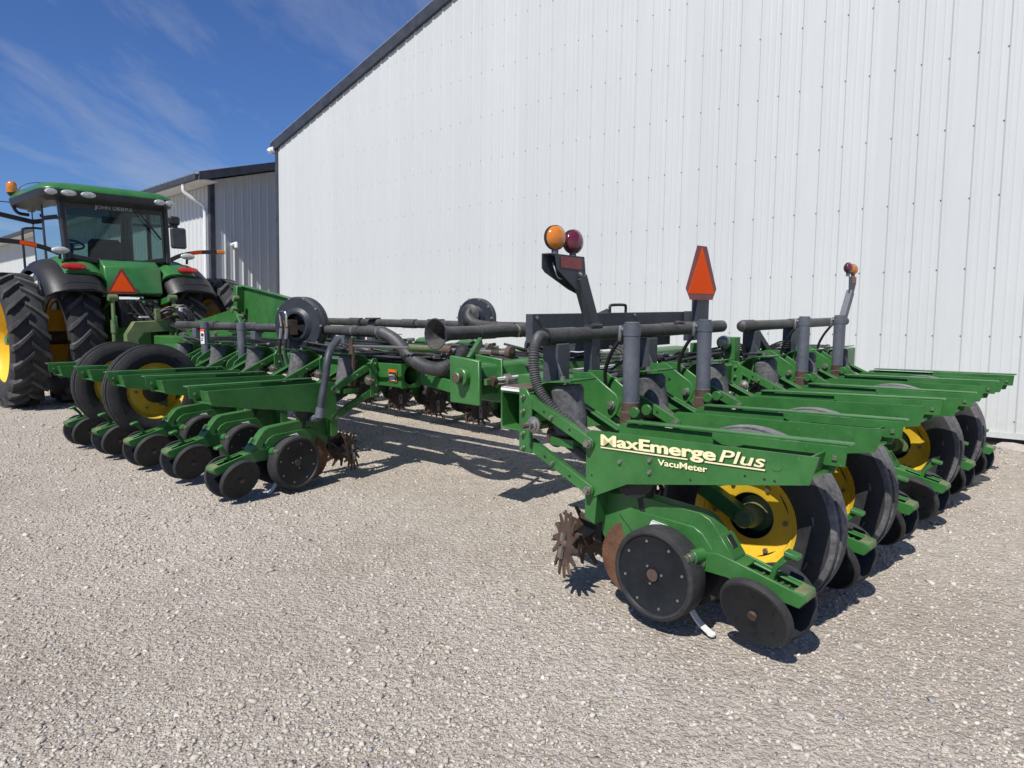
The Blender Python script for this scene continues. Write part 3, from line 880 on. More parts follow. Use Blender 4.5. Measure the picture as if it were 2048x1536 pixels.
    # gauge wheels
    for y, xc, zc_ in ((-1, 0.825, 0.272), (1, 0.865, 0.290)):
        mb = MB()
        prof = [(0.0, 0.160), (0.028, 0.160), (0.030, 0.152), (0.06, 0.151), (0.115, 0.149), (0.176, 0.156), (0.181, 0.163), (0.190, 0.166), (0.2035, 0.160),
                (0.2085, 0.150), (0.2095, 0.105), (0.2085, 0.062), (0.202, 0.050), (0.175, 0.045), (0.10, 0.052), (0.0, 0.052)]
        ms = ['rust_dark', 'disc', 'disc', 'disc', 'disc', 'disc', 'rubber', 'rubber', 'rubber', 'rubber', 'rubber', 'rubber', 'rubber', 'disc', 'disc']
        ax = Vector((-0.03, y, -0.06 * 0)).normalized()
        mb.lathe(prof, None, (xc, 0, zc_), ax, 56, mats=ms)
        qv = ax.to_track_quat('Z', 'Y')
        for k in range(8):
            a = 2 * PI * (k + 0.3) / 8
            p = Vector((xc, 0, zc_)) + qv @ Vector((0.152 * math.cos(a), 0.152 * math.sin(a), 0.151))
            mb.cyl(p, p + ax * 0.006, 0.0065, 'steel', n=8)
        for k in range(3):
            a = 2 * PI * (k + 0.1) / 3
            p = Vector((xc, 0, zc_)) + qv @ Vector((0.045 * math.cos(a), 0.045 * math.sin(a), 0.150))
            mb.cyl(p, p + ax * 0.006, 0.006, 'steel', n=8)
        fin('gauge_wheel', mb)
        mb = MB()     # its pivot arm
        mb.cyl((1.00, y * 0.05, 0.385), (0.985, y * 0.115, 0.385), 0.032, 'green', n=14)
        mb.cyl((0.985, y * 0.115, 0.385), (0.983, y * 0.15, 0.385), 0.024, 'steel', n=12)
        mb.cyl((0.983, y * 0.15, 0.385), (0.983, y * 0.165, 0.385), 0.021, 'rust_dark', n=6, smooth=False)
        mb.bar((0.99, y * 0.05, 0.38), (xc, y * 0.05, zc_), 0.012, 0.05, 'green_worn', up=(0, 1, 0))
        mb.cyl((0.93, y * 0.05, 0.40), (0.93, y * 0.068, 0.40), 0.018, 'rust', n=10)
        fin('gauge_arm', mb, 0.002)
    # closing-wheel frame
    mb = MB()
    top = [(0.965, 0.395), (1.08, 0.412), (1.17, 0.395), (1.445, 0.332), (1.452, 0.308), (1.43, 0.276), (1.30, 0.290), (1.12, 0.318), (0.99, 0.318), (0.962, 0.345)]
    for y in (-1, 1):
        y0, y1 = sorted((y * 0.050, y * 0.062)); mb.prism(top, y0, y1, 'green')
    mb.prism([(1.03, 0.400), (1.17, 0.390), (1.20, 0.386), (1.20, 0.376), (1.03, 0.388)], -0.049, 0.049, 'green')
    mb.prism([(1.40, 0.342), (1.448, 0.331), (1.455, 0.306), (1.43, 0.276), (1.40, 0.282)], -0.0495, 0.0495, 'green_worn')
    mb.prism([(1.18, 0.385), (1.20, 0.38), (1.42, 0.330), (1.42, 0.322), (1.18, 0.374)], -0.049, -0.030, 'green')
    mb.prism([(1.18, 0.385), (1.20, 0.38), (1.42, 0.330), (1.42, 0.322), (1.18, 0.374)], 0.030, 0.049, 'green')
    for k in range(6):
        mb.box((1.24 + k * 0.027, -0.029, 0.335 - k * 0.006), (1.253 + k * 0.027, 0.029, 0.352 - k * 0.006), 'rust_dark')
    mb.box((1.20, -0.029, 0.27), (1.40, 0.029, 0.30), 'black')
    for y in (-1, 1):
        mb.cyl((1.0, y * 0.062, 0.352), (1.0, y * 0.074, 0.352), 0.027, 'rust', n=14)
        hexbolt(mb, (1.0, y * 0.074, 0.352), (0, y, 0), 0.016, 0.014, 'steel')
    fin('closing_frame', mb, 0.004)
    mb = MB()
    mb.prism([(1.275, 0.32), (1.30, 0.32), (1.318, 0.395), (1.372, 0.452), (1.398, 0.448), (1.398, 0.468), (1.352, 0.474), (1.296, 0.404)], -0.010, 0.010, 'green')
    mb.prism([(1.345, 0.462), (1.402, 0.452), (1.402, 0.470), (1.345, 0.482)], -0.026, 0.026, 'green')
    fin('adjusting_lever', mb, 0.003)
    for y in (-1, 1):
        mb = MB()
        ax = Vector((-0.10, y * math.cos(rad(21)), -math.sin(rad(21)))).normalized()
        o = Vector((1.265 + (0.02 if y > 0 else 0), y * 0.082, 0.218))
        prof = [(0.0, 0.034), (0.018, 0.034), (0.020, 0.021), (0.035, 0.020), (0.137, 0.019), (0.144, 0.023), (0.154, 0.021), (0.160, 0.010), (0.160, -0.008), (0.154, -0.017), (0.137, -0.018), (0, -0.018)]
        ms = ['rust_dark', 'rust_dark', 'disc', 'disc', 'disc', 'rubber', 'rubber', 'rubber', 'rubber', 'disc', 'disc']
        mb.lathe(prof, None, o, ax, 48, mats=ms)
        qv = ax.to_track_quat('Z', 'Y')
        for k in range(6):
            a = 2 * PI * (k + .4) / 6
            p = o + qv @ Vector((0.093 * math.cos(a), 0.093 * math.sin(a), 0.019))
            mb.cyl(p, p + ax * 0.0045, 0.006, 'disc', n=8)
        mb.cyl(o, o - ax * 0.05, 0.014, 'rust_dark', n=8)
        fin('closing_wheel', mb)
    # spiked row-cleaner wheels with hub and bracket
    for y in (-1, 1):
        mb = MB()
        mtx = Matrix.Translation((0.262, y * 0.088, 0.262)) @ Matrix.Rotation(rad(30 * y), 4, 'Z') @ Matrix.Rotation(rad(8 * y), 4, 'X')
        star(0.112, 0.170, 14, 0.009, 'rust_dark', mb, mtx)
        c = mtx @ Vector((0, 0, 0)); ax = (mtx.to_3x3() @ Vector((0, y, 0)))
        mb.cyl(c, c + ax * 0.022, 0.026, 'steel', n=12); mb.cyl(c + ax * 0.022, c + ax * 0.034, 0.014, 'rust', n=6)
        mb.box((-0.018, -0.012 + y * 0.012, -0.075), (0.018, y * 0.012 + 0.002, 0.055), 'steel', mtx)
        mb.cyl(c, c - ax * 0.06, 0.03, 'rust_dark', n=10)
        fin('spike_wheel', mb)
    mb = MB()
    mb.bar((0.44, 0, 0.42), (0.30, 0, 0.30), 0.05, 0.06, 'black')
    mb.bar((0.44, 0, 0.50), (0.44, 0, 0.30), 0.09, 0.03, 'black', up=(1, 0, 0))
    mb.box((0.26, -0.06, 0.24), (0.33, 0.06, 0.31), 'rust_dark')
    mb.bar((0.33, -0.05, 0.42), (0.45, -0.05, 0.40), 0.02, 0.03, 'rust_dark')
    fin('cleaner_bracket', mb, 0.004)
    # white seed tail
    mb = MB()
    tail = bez([(0.88, 0, 0.19), (0.92, 0, 0.11), (0.97, 0, 0.05), (1.03, 0, 0.014)], 12)
    for a, b in zip(tail, tail[1:]): mb.bar(a, b + (b - a) * 0.05, 0.036, 0.007, 'white')
    mb.cyl((1.03, 0, 0.009), (1.032, 0, 0.019), 0.019, 'white', n=12)
    fin('seed_tail', mb)
    return out

right_units = []
UNITS = {1: unit_meshes(1), -1: unit_meshes(-1)}
def row_unit(mir, loc, rz, skip=()):
    ms = UNITS[mir]
    loc = (loc[0], loc[1], loc[2] + random.uniform(-.006, .006))
    r = link('row_unit', ms[0][1], planter, loc, (0, random.uniform(-.010, .010) if len(right_units) else 0, rz))
    for nm, me in ms[1:]:
        if nm in skip: continue
        link(nm, me, r)
    return r
for i in range(6):
    right_units.append(row_unit(1, (0, i * SR, 0), random.uniform(-.006, .006)))
FLt = Vector((-0.998, -0.058, 0)); OL = Vector((-2.68, 0.77, -0.035)); RL = math.atan2(-0.998, 0.058)
left_units = []
for i in range(5):
    left_units.append(row_unit(-1, tuple(OL + FLt * SL * i), RL + random.uniform(-.006, .006)))
for i in range(5):
    row_unit(1, (-3.35 - SW * i, 2.44 + 0.02 * i, -0.02), rad(90), skip=('shaft_bearing', 'opener_disc'))

# lettering on the nearest tray
u0 = right_units[0]
def decal(me, name, x, z, yaw_z, dy, slope):
    """lay XY lettering on the near (-y) plate: X along +x, Y up"""
    mt = Matrix.Translation((x, -0.134 - dy, z)) @ Matrix.Rotation(-slope, 4, 'Y') @ Matrix.Rotation(rad(90), 4, 'X')
    me.transform(mt); o = link(name, me, u0); return o
def thick(me, dx, dy):
    """heavier strokes: the same letters laid again a hair to each side"""
    bm = bmesh.new(); bm.from_mesh(me); src = list(bm.verts) + list(bm.edges) + list(bm.faces)
    for k, (a, b) in enumerate(((-1, 0), (1, 0), (0, 1), (0, -1), (-.5, .7), (.5, -.7), (.5, .7), (-.5, -.7))):
        r = bmesh.ops.duplicate(bm, geom=src)
        vs_ = [g for g in r['geom'] if isinstance(g, bmesh.types.BMVert)]
        bmesh.ops.translate(bm, verts=vs_, vec=(a * dx, b * dy, 0.00004 * (k + 1)))
    bm.to_mesh(me); bm.free(); return me
SLP = math.atan2(0.829 - 0.806, 1.30 - 0.51)
for dxy, mt, dy in (((0.004, -0.004), 'decal_dark', 0.0022), ((0, 0), 'cream', 0.0036)):
    t1 = thick(fit_text(text_mesh('MaxEmerge', mt, bold=0.008, extrude=0.0), 0.575, 0.0495), 0.0042, 0.0016)
    decal(t1, 'decal_lettering', 0.516 + dxy[0], 0.8155 + dxy[1], 0, dy, SLP)
    t2 = fit_text(text_mesh('Plus', mt, shear=0.22, bold=0.012, extrude=0.0), 0.195, 0.050)
    decal(t2, 'decal_lettering', 1.108 + dxy[0], 0.814 + 0.6 * math.tan(SLP) + dxy[1], 0, dy, SLP)
    t3 = thick(fit_text(text_mesh('VacuMeter', mt, bold=0.005, extrude=0.0), 0.235, 0.026), 0.0013, 0.0006)
    decal(t3, 'decal_lettering', 0.822 + dxy[0] * .6, 0.770 + dxy[1] * .6, 0, dy, SLP)
    for a, b in ((0.512, 0.965), (1.045, 1.302)):
        mb = MB(); a += dxy[0]; b += dxy[0]
        za = 0.801 + (a - 0.512) * math.tan(SLP) + dxy[1]; zb = 0.801 + (b - 0.512) * math.tan(SLP) + dxy[1]
        mb.add([(a, -0.134 - dy, za), (b, -0.134 - dy, zb), (b, -0.134 - dy, zb + 0.0065), (a, -0.134 - dy, za + 0.0065)], [(0, 1, 2, 3)], mt)
        put('decal_underline', mb, u0)

# ---- toolbars
def tubebar(name, a, b, w, h, th=0.012, mat='green', open_end=True):
    """square tube from a to b (centres), open at a"""
    a = Vector(a); b = Vector(b); d = (b - a).normalized(); side = d.cross(Vector((0, 0, 1))).normalized(); up = Vector((0, 0, 1))
    mb = MB()
    def ring(p, ww, hh): return [p + side * sx_ * ww / 2 + up * sz_ * hh / 2 for sx_, sz_ in ((-1, -1), (1, -1), (1, 1), (-1, 1))]
    R_ = [ring(a, w, h), ring(b, w, h), ring(a, w - 2 * th, h - 2 * th), ring(a + d * 0.9, w - 2 * th, h - 2 * th)]
    V = sum(R_, [])
    F = []
    for i in range(4):
        j = (i + 1) % 4
        F += [(i, j, 4 + j, 4 + i), (8 + i, 8 + j, j, i), (12 + i, 12 + j, 8 + j, 8 + i)]
    F += [(4, 5, 6, 7), (12, 13, 14, 15)]
    mb.add(V, F, mat)
    return mb
put('toolbar', tubebar('toolbar', (-0.095, -0.10, 0.905), (-0.095, 5.12, 0.905), 0.185, 0.21, 0.011), planter, bevel=0.006)
mb = MB(); mb.box((-0.19, -0.09, 1.013), (-0.01, 0.10, 1.032), 'rust_dark'); mb.bar((-0.16, -0.11, 1.022), (-0.02, -0.11, 1.022), 0.03, 0.02, 'white'); put('tube_cap_strap', mb, planter, bevel=0.003)
# wing toolbars
a = OL + Vector((0.45, 0.12, 0.905)); b = OL + FLt * (5.5 * SL) + Vector((0, 0.12, 0.905))
put('wing_toolbar', tubebar('wing_toolbar', a, b, 0.19, 0.20, 0.012), planter, bevel=0.006)
put('wing_toolbar', tubebar('wing_toolbar', (-2.2, 2.22, 0.90), (-7.0, 2.34, 0.90), 0.19, 0.20, 0.012), planter, bevel=0.006)

# ---- transport wheels, their arms and lift cylinders
def ag_tyre(R, w, rim, mat='rubber_grey', n=72):
    h = w / 2
    prof = [(rim, -h * 0.72), (rim + 0.02, -h * 0.84), (rim + 0.07, -h * 0.98), (R - 0.085, -h * 1.0), (R - 0.035, -h * 0.90)]
    tread = []
    for k in range(4):
        c = -h * 0.62 + k * h * 1.24 / 3
        tread += [(R - 0.012 if k in (0, 3) else R - 0.002, c - h * 0.165), (R - 0.010 if k in (0, 3) else R, c + h * 0.165)]
        if k < 3: tread += [(R - 0.020, c + h * 0.185), (R - 0.020, c + h * 0.245)]
    prof += [(R - 0.020, -h * 0.82)] + tread + [(R - 0.020, h * 0.82)]
    prof += [(R - 0.035, h * 0.90), (R - 0.085, h * 1.0), (rim + 0.07, h * 0.98), (rim + 0.02, h * 0.84), (rim, h * 0.72)]
    mb = MB()
    np_ = len(prof); ms = []
    for i in range(np_):
        ra, rb_ = prof[i][0], prof[(i + 1) % np_][0]
        ms.append('black' if (abs(ra - (R - 0.020)) < 1e-6 and abs(rb_ - (R - 0.020)) < 1e-6) else (mat if min(ra, rb_) > R - 0.05 else 'rubber'))
    mb.lathe(prof, None, (0, 0, 0), (0, 1, 0), n, mats=ms, close=True)
    for s in (-1, 1):
        for k in range(10):
            a_ = 2 * PI * k / 10 + 0.2; rr_ = rim + 0.085
            p = Vector((rr_ * math.cos(a_), s * (h + 0.002), rr_ * math.sin(a_)))
            mb.bar(p - Vector((-math.sin(a_), 0, math.cos(a_))) * 0.02, p + Vector((-math.sin(a_), 0, math.cos(a_))) * 0.02, 0.004, 0.008, mat, up=(math.cos(a_), 0, math.sin(a_)))
    return mb
def ag_rim(rim, w, mat='yellow', hole=True):
    h = w / 2 * 0.74
    mb = MB()
    prof = [(rim + 0.018, -h), (rim + 0.006, -h + 0.008), (rim - 0.005, -h + 0.02), (rim - 0.03, -h + 0.05), (rim - 0.035, -0.02), (rim - 0.045, 0.0), (rim - 0.075, 0.012), (0.122, 0.018), (0.114, 0.022), (0.110, 0.075), (0.0, 0.085)]
    ms = [mat] * 8 + ['black', 'black']
    mb.lathe(prof, None, (0, 0, 0), (0, 1, 0), 56, mats=ms)
    prof2 = [(rim + 0.018, h), (rim + 0.006, h - 0.008), (rim - 0.03, h - 0.05), (rim - 0.035, 0.02), (rim - 0.045, 0.026), (rim - 0.075, 0.034)] + ([(0.125, 0.036), (0.115, 0.088), (0, 0.09)] if hole else [(0.10, 0.036), (0.09, 0.03), (0, 0.03)])
    mb.lathe(prof2, mat, (0, 0, 0), (0, 1, 0), 56)
    for k in range(6):
        a_ = 2 * PI * k / 6
        for s, d_ in ((-1, 0.010), (1, 0.03)):
            p = Vector((0.175 * math.cos(a_), 0.016 if s < 0 else 0.034, 0.175 * math.sin(a_)))
            mb.cyl(p, p + Vector((0, s * 0.018, 0)), 0.012, 'steel', n=6, smooth=False)
    for k in range(4):      # hand holes near the disc edge
        a_ = 2 * PI * k / 4 + 0.5
        mt = Matrix.Rotation(-a_, 4, 'Y')
        mb.box((rim - 0.068, 0.006, -0.055), (rim - 0.047, 0.0105, 0.055), 'black', mt)
    mb.lathe([(0.0, -0.03), (0.045, -0.03), (0.052, -0.02), (0.058, 0.0), (0.058, 0.07), (0.09, 0.075), (0, 0.08)], 'green_worn', (0, 0, 0), (0, 1, 0), 18)
    return mb
TY = ag_tyre(0.445, 0.180, 0.258).mesh('tyre', angle=40); RM = ag_rim(0.258, 0.190).mesh('rim', angle=30); RMD = ag_rim(0.262, 0.190, hole=False).mesh('rim', angle=30)
TYD = ag_tyre(0.435, 0.190, 0.262, 'rubber').mesh('tyre', angle=40)
def wheel(loc, rz, ty=TY):
    r = link('transport_wheel', RM if ty is TY else RMD, planter, loc, (0, 0, rz)); link('tyre', ty, r); r['label'] = 'yellow rimmed ribbed transport wheel'; return r
def lift_mesh():
    mb = MB()
    mb.cyl((0.32, 0, 0.93), (0.32, 0, 1.345), 0.044, 'slate', n=24); mb.cyl((0.32, 0, 1.30), (0.32, 0, 1.362), 0.047, 'slate', n=24)
    mb.cyl((0.32, 0, 1.362), (0.32, 0, 1.374), 0.040, 'slate', n=24)
    mb.cyl((0.32, 0, 0.86), (0.32, 0, 0.945), 0.047, 'rust_dark', n=20)
    mb.box((0.285, -0.05, 0.82), (0.355, 0.05, 0.895), 'rust_dark')
    mb.cyl((0.262, -0.02, 1.33), (0.30, -0.01, 1.34), 0.014, 'steel', n=8); mb.cyl((0.262, -0.02, 1.355), (0.258, -0.022, 1.27), 0.012, 'steel', n=8)
    return mb.mesh('lift_cylinder', 0.002)
def mount_mesh():
    mb = MB()
    for y in (-1, 1):
        y0, y1 = sorted((y * 0.062, y * 0.074))
        mb.prism([(-0.02, 1.09), (0.10, 1.095), (0.275, 0.985), (0.298, 0.935), (0.28, 0.885), (0.20, 0.81), (0.05, 0.78), (0.0, 0.80), (0.0, 1.02), (-0.02, 1.02)], y0, y1, 'green')
        hexbolt(mb, (0.248, y * 0.074, 0.925), (0, y, 0), 0.02, 0.03)
        mb.cyl((0.385, y * 0.05, 0.90), (0.385, y * 0.068, 0.90), 0.03, 'green', n=14)
    mb.prism([(0.0, 1.02), (0.012, 1.02), (0.012, 0.80), (0.0, 0.80)], -0.13, 0.13, 'green')
    mb.prism([(0.05, 1.0), (0.06, 1.0), (0.20, 0.93), (0.20, 0.92)], -0.062, 0.062, 'green')
    return mb.mesh('wheel_mount', 0.003)
def warm_mesh(zh):
    mb = MB()
    mb.bar((0.12, 0, 0.83), (0.62, 0, 0.62 + (zh - 0.43) * .6), 0.07, 0.09, 'green'); mb.bar((0.60, 0, 0.64 + (zh - 0.43) * .6), (0.985, 0, zh), 0.06, 0.08, 'green')
    mb.cyl((0.992, -0.035, zh), (0.992, 0.05, zh), 0.045, 'green_worn', n=14)
    for k in (0.0, 0.015, 0.03): mb.prism([(0.40 + k, 0.72), (0.45 + k, 0.70), (0.43 + k, 0.78)], -0.03, 0.03, 'green')
    return mb.mesh('wheel_arm', 0.004)
LM, MM, WA, WAL = lift_mesh(), mount_mesh(), warm_mesh(0.445), warm_mesh(0.66)
def hose_mesh(y=0.0):
    mb = MB(); mb.tube(bez([(0.258, -0.022, 1.28), (0.20, -0.02, 1.20), (0.15, 0.0, 1.10), (0.14, 0.02, 1.0), (0.10, 0.03, 0.98)], 16), 0.011, 'black', n=8); return mb.mesh('hydraulic_hose')
HM = hose_mesh()
for sidx in (0.39, 1.19, 2.80, 3.60):
    wheel((0.992, sidx + 0.03, 0.445), 0)
    for nm, me in (('lift_cylinder', LM), ('wheel_mount', MM), ('wheel_arm', WA), ('hydraulic_hose', HM)):
        link(nm, me, planter, (0, sidx, 0))
for k in (2.46, 3.5):
    p = OL + FLt * SL * k
    lw = bpy.data.objects.new('wing_axle', None)
    loc = p
    d = Vector((math.cos(RL), math.sin(RL), 0))
    w_ = wheel(tuple(p + d * 1.05 + Vector((0, 0, 0.70))), RL, TYD)
    for nm, me in (('lift_cylinder', LM), ('wheel_mount', MM), ('wheel_arm', WAL)):
        link(nm, me, planter, tuple(p - d * (0.17 if nm == 'lift_cylinder' else 0.0) + Vector((0, 0, -0.06))), (0, 0, RL))

# ---- vacuum manifolds on the centre section
def clamp(mb, p, ax, r): mb.cyl(Vector(p) - Vector(ax) * 0.012, Vector(p) + Vector(ax) * 0.012, r, 'steel', n=18)
mb = MB()
mb.cyl((-0.1, 0.17, 1.290), (-0.1, 2.22, 1.300), 0.042, 'pipe', n=24)
mb.cyl((-0.1, 0.16, 1.288), (-0.1, 0.42, 1.290), 0.048, 'pipe', n=24)
mb.cyl((-0.1, 0.145, 1.288), (-0.1, 0.16, 1.288), 0.052, 'black', n=24)
mb.cyl((-0.1, 1.35, 1.296), (-0.1, 2.25, 1.301), 0.0455, 'pipe', n=24)
for s_ in (0.5, 1.45): mb.tube([(-0.04, s_, 1.34), (-0.04, s_ + 0.05, 1.345), (-0.03, s_ + 0.1, 1.34)], 0.012, 'pipe', n=6)
put('vacuum_manifold', mb, planter)
mb = MB(); mb.cyl((-0.1, 2.70, 1.292), (-0.1, 5.05, 1.288), 0.043, 'pipe', n=20); mb.cyl((-0.1, 2.62, 1.292), (-0.1, 2.80, 1.292), 0.050, 'pipe', n=20)
mb.lathe([(0.05, 0), (0.042, 0.03), (0.02, 0.045), (0, 0.045)], 'pipe', (-0.1, 2.62, 1.292), (0, -1, 0), 20)
mb.cyl((-0.1, 3.55, 1.29), (-0.1, 4.0, 1.29), 0.048, 'pipe', n=20); put('vacuum_manifold', mb, planter)
for s_ in (0.27, 1.20, 2.80, 3.62):
    mb = MB()
    mb.box((-0.16, s_ - 0.055, 1.010), (-0.05, s_ + 0.055, 1.250), 'slate_dark')
    mb.prism([(-0.05, 1.01), (0.02, 1.01), (-0.05, 1.15)], s_ - 0.055, s_ - 0.045, 'slate_dark')
    if s_ > 2: mb.bar((-0.10, s_ + 0.04, 1.25), (-0.10, s_ + 0.42, 1.0), 0.05, 0.06, 'slate_dark')
    put('manifold_post', mb, planter, bevel=0.005)
# corrugated drop hose at the near end
mb = MB()
pts = bez([(-0.10, 0.17, 1.285), (-0.02, 0.03, 1.300), (0.035, -0.07, 1.255), (0.055, -0.10, 1.15), (0.085, -0.10, 1.05), (0.16, -0.09, 0.955), (0.30, -0.07, 0.86), (0.45, -0.05, 0.78)], 130)
mb.tube(pts, 0.027, 'hose', n=12, corr=0.09); put('drop_hose', mb, planter)

# ---- lamp posts and the slow moving vehicle sign
def lens(mb, c, ax, R, mat, depth=0.035):
    mb.lathe([(0, depth), (R * 0.45, depth * 0.92), (R * 0.8, depth * 0.62), (R * 0.97, depth * 0.2), (R, 0.0)], mat, c, ax, 28)
def lamp_head(parent, base, mats, pl, R=0.066):
    """two round double-faced lamps on a bracket; faces +x"""
    for k, (dy_, mt) in enumerate(((-0.075, mats[0]), (0.085, mats[1]))):
        mb = MB(); c = Vector(base) + Vector((0.0, dy_, 0.085 + (0.0 if k else 0.012)))
        ax = Vector((1, -0.25, 0)).normalized()
        lens(mb, c + ax * 0.008, ax, R, mt); lens(mb, c - ax * 0.008, -ax, R, mt)
        mb.lathe([(R + 0.003, -0.010), (R + 0.003, 0.010), (R - 0.004, 0.010), (R - 0.004, -0.010)], 'black', c, ax, 28, close=True)
        mb.cyl(c - Vector((0, 0, R + 0.035)), c - Vector((0, 0, R - 0.004)), 0.020, 'slate', n=12)
        put('warning_lamp', mb, parent)
mb = MB()
mb.bar((-0.1, 0.60, 1.012), (-0.1, 0.60, 1.36), 0.085, 0.06, 'slate_dark', up=(1, 0, 0))
mb.bar((-0.1, 0.60, 1.345), (-0.1, 0.47, 1.625), 0.075, 0.055, 'slate_dark', up=(1, 0, 0))
mb.prism([(0.19, 1.742), (0.19, 1.668), (0.215, 1.645), (0.42, 1.555), (0.53, 1.52), (0.52, 1.60), (0.50, 1.735)], -0.15, -0.143, 'slate_dark', Matrix(((0, 1, 0, 0), (1, 0, 0, 0), (0, 0, 1, 0), (0, 0, 0, 1))))
mb.prism([(0.53, 1.52), (0.42, 1.555), (0.255, 1.66), (0.235, 1.742), (0.50, 1.735), (0.52, 1.60)], -0.095, -0.088, 'slate_dark', Matrix(((0, 1, 0, 0), (1, 0, 0, 0), (0, 0, 1, 0), (0, 0, 0, 1))))
mb.prism([(0.28, 1.672), (0.28, 1.736), (0.475, 1.730), (0.475, 1.664)], -0.0875, -0.085, 'red_refl', Matrix(((0, 1, 0, 0), (1, 0, 0, 0), (0, 0, 1, 0), (0, 0, 0, 1))))
mb.prism([(0.19, 1.742), (0.50, 1.735), (0.50, 1.741), (0.19, 1.748)], -0.15, -0.088, 'slate_dark', Matrix(((0, 1, 0, 0), (1, 0, 0, 0), (0, 0, 1, 0), (0, 0, 0, 1))))
hexbolt(mb, (-0.0875, 0.455, 1.64), (1, 0, 0), 0.012, 0.012); hexbolt(mb, (-0.05, 0.62, 1.18), (1, 0, 0), 0.011, 0.012)
mb.tube(bez([(-0.12, 0.25, 1.70), (-0.09, 0.235, 1.66), (-0.10, 0.27, 1.62), (-0.12, 0.33, 1.61)], 10), 0.004, 'white', n=6)
put('lamp_post', mb, planter, bevel=0.004)
lamp_head(planter, (-0.12, 0.345, 1.740), ('amber_lens', 'dark_red_lens'), None)
mb = MB()
mb.bar((-0.1, 4.95, 1.02), (-0.1, 4.95, 1.3), 0.08, 0.06, 'slate', up=(1, 0, 0)); mb.bar((-0.1, 4.95, 1.28), (-0.1, 5.17, 1.60), 0.08, 0.06, 'slate', up=(1, 0, 0))
XY = Matrix(((0, 1, 0, 0), (1, 0, 0, 0), (0, 0, 1, 0), (0, 0, 0, 1)))
mb.prism([(5.11, 1.56), (5.09, 1.76), (5.31, 1.76), (5.31, 1.69), (5.23, 1.56)], -0.10, -0.09, 'slate_dark', XY)
mb.prism([(5.16, 1.695), (5.16, 1.755), (5.30, 1.755), (5.30, 1.695)], -0.0895, -0.087, 'red_refl', XY)
put('lamp_post', mb, planter, bevel=0.004)
lamp_head(planter, (-0.12, 5.20, 1.755), ('dark_red_lens', 'amber_lens'), None, 0.055)
# slow sign
mb = MB()
mb.box((-0.13, 1.83, 1.30), (-0.085, 2.01, 1.56), 'slate_dark'); put('sign_post', mb, planter, bevel=0.003)
mb = MB()
oc = [(1.80, 1.885), (1.94, 1.885), (2.105, 1.58), (2.05, 1.50), (1.72, 1.50), (1.655, 1.58)]
mb.prism(oc, -0.083, -0.080, 'red_refl', XY)
put('slow_vehicle_sign', mb, planter)
mb = MB(); mb.prism([(1.87, 1.874), (2.073, 1.545), (1.683, 1.545)], -0.0797, -0.0785, 'orange', XY); put('orange_triangle', mb, planter)

# ---- grey electronics cover with a handle
mb = MB(); mb.box((-0.66, 0.62, 1.215), (-0.60, 2.72, 1.405), 'slate_dark')
mb.box((-0.598, 2.55, 1.16), (-0.55, 2.76, 1.41), 'slate_dark')
mb.box((-0.80, 1.2, 1.13), (-0.665, 2.45, 1.213), 'slate_dark')
for s_, z_ in ((0.66, 1.38), (1.80, 1.385), (0.66, 1.24)): hexbolt(mb, (-0.60, s_, z_), (1, 0, 0), 0.012, 0.012)
put('cover_panel', mb, planter, bevel=0.005)
mb = MB(); mb.tube(bez([(-0.63, 1.52, 1.40), (-0.63, 1.52, 1.448), (-0.63, 1.545, 1.462), (-0.63, 1.70, 1.463), (-0.63, 1.725, 1.45), (-0.63, 1.725, 1.40)], 20), 0.011, 'black', n=8); put('grab_handle', mb, planter)
mb = MB()
for k in range(9):
    s_ = 1.45 + k * 0.055
    mb.tube(bez([(-0.58, s_, 1.16), (-0.50, s_ + 0.02, 1.10 + 0.01 * (k % 3)), (-0.42, s_ - 0.05, 1.02), (-0.3, s_ - 0.1, 0.98)], 10), 0.013, 'pipe', n=7)
for k in range(5):
    s_ = 0.9 + k * 0.33
    mb.tube(bez([(-0.2, s_, 1.03), (-0.12, s_ + 0.1, 1.08 + random.uniform(0, .06)), (-0.15, s_ + 0.25, 1.06), (-0.1, s_ + 0.4, 1.03 + random.uniform(0, .05))], 14), 0.008, 'black', n=6)
put('wiring_harness', mb, planter)
def sticker(c, w, h, d_):
    mb = MB(); c = Vector(c); dd = Vector(d_).normalized(); sd_ = Vector((0, 0, 1)).cross(dd)
    for (a0, a1, z0, z1, mt, o_) in ((-.5, .5, 0, 1, 'white', 0), (-.5, .5, .84, 1, 'orange', .0006), (-.35, .35, .5, .72, 'decal_dark', .0006), (-.35, .1, .2, .3, 'decal_dark', .0006), (-.35, .3, .36, .42, 'decal_dark', .0006)):
        mb.add([c + sd_ * w * a + Vector((0, 0, h * z)) + dd * o_ for a, z in ((a0, z0), (a1, z0), (a1, z1), (a0, z1))], [(0, 1, 2, 3)], mt)
    return put('warning_sticker', mb, planter)
_d = Vector((math.cos(RL), math.sin(RL), 0)); _p = OL + FLt * SL * 3.5 + _d * (0.32 - 0.17)
_v = (Vector((0.45, -0.89, 0)))
sticker(_p + _v * 0.046 + Vector((0, 0, 1.07)), 0.05, 0.16, _v)

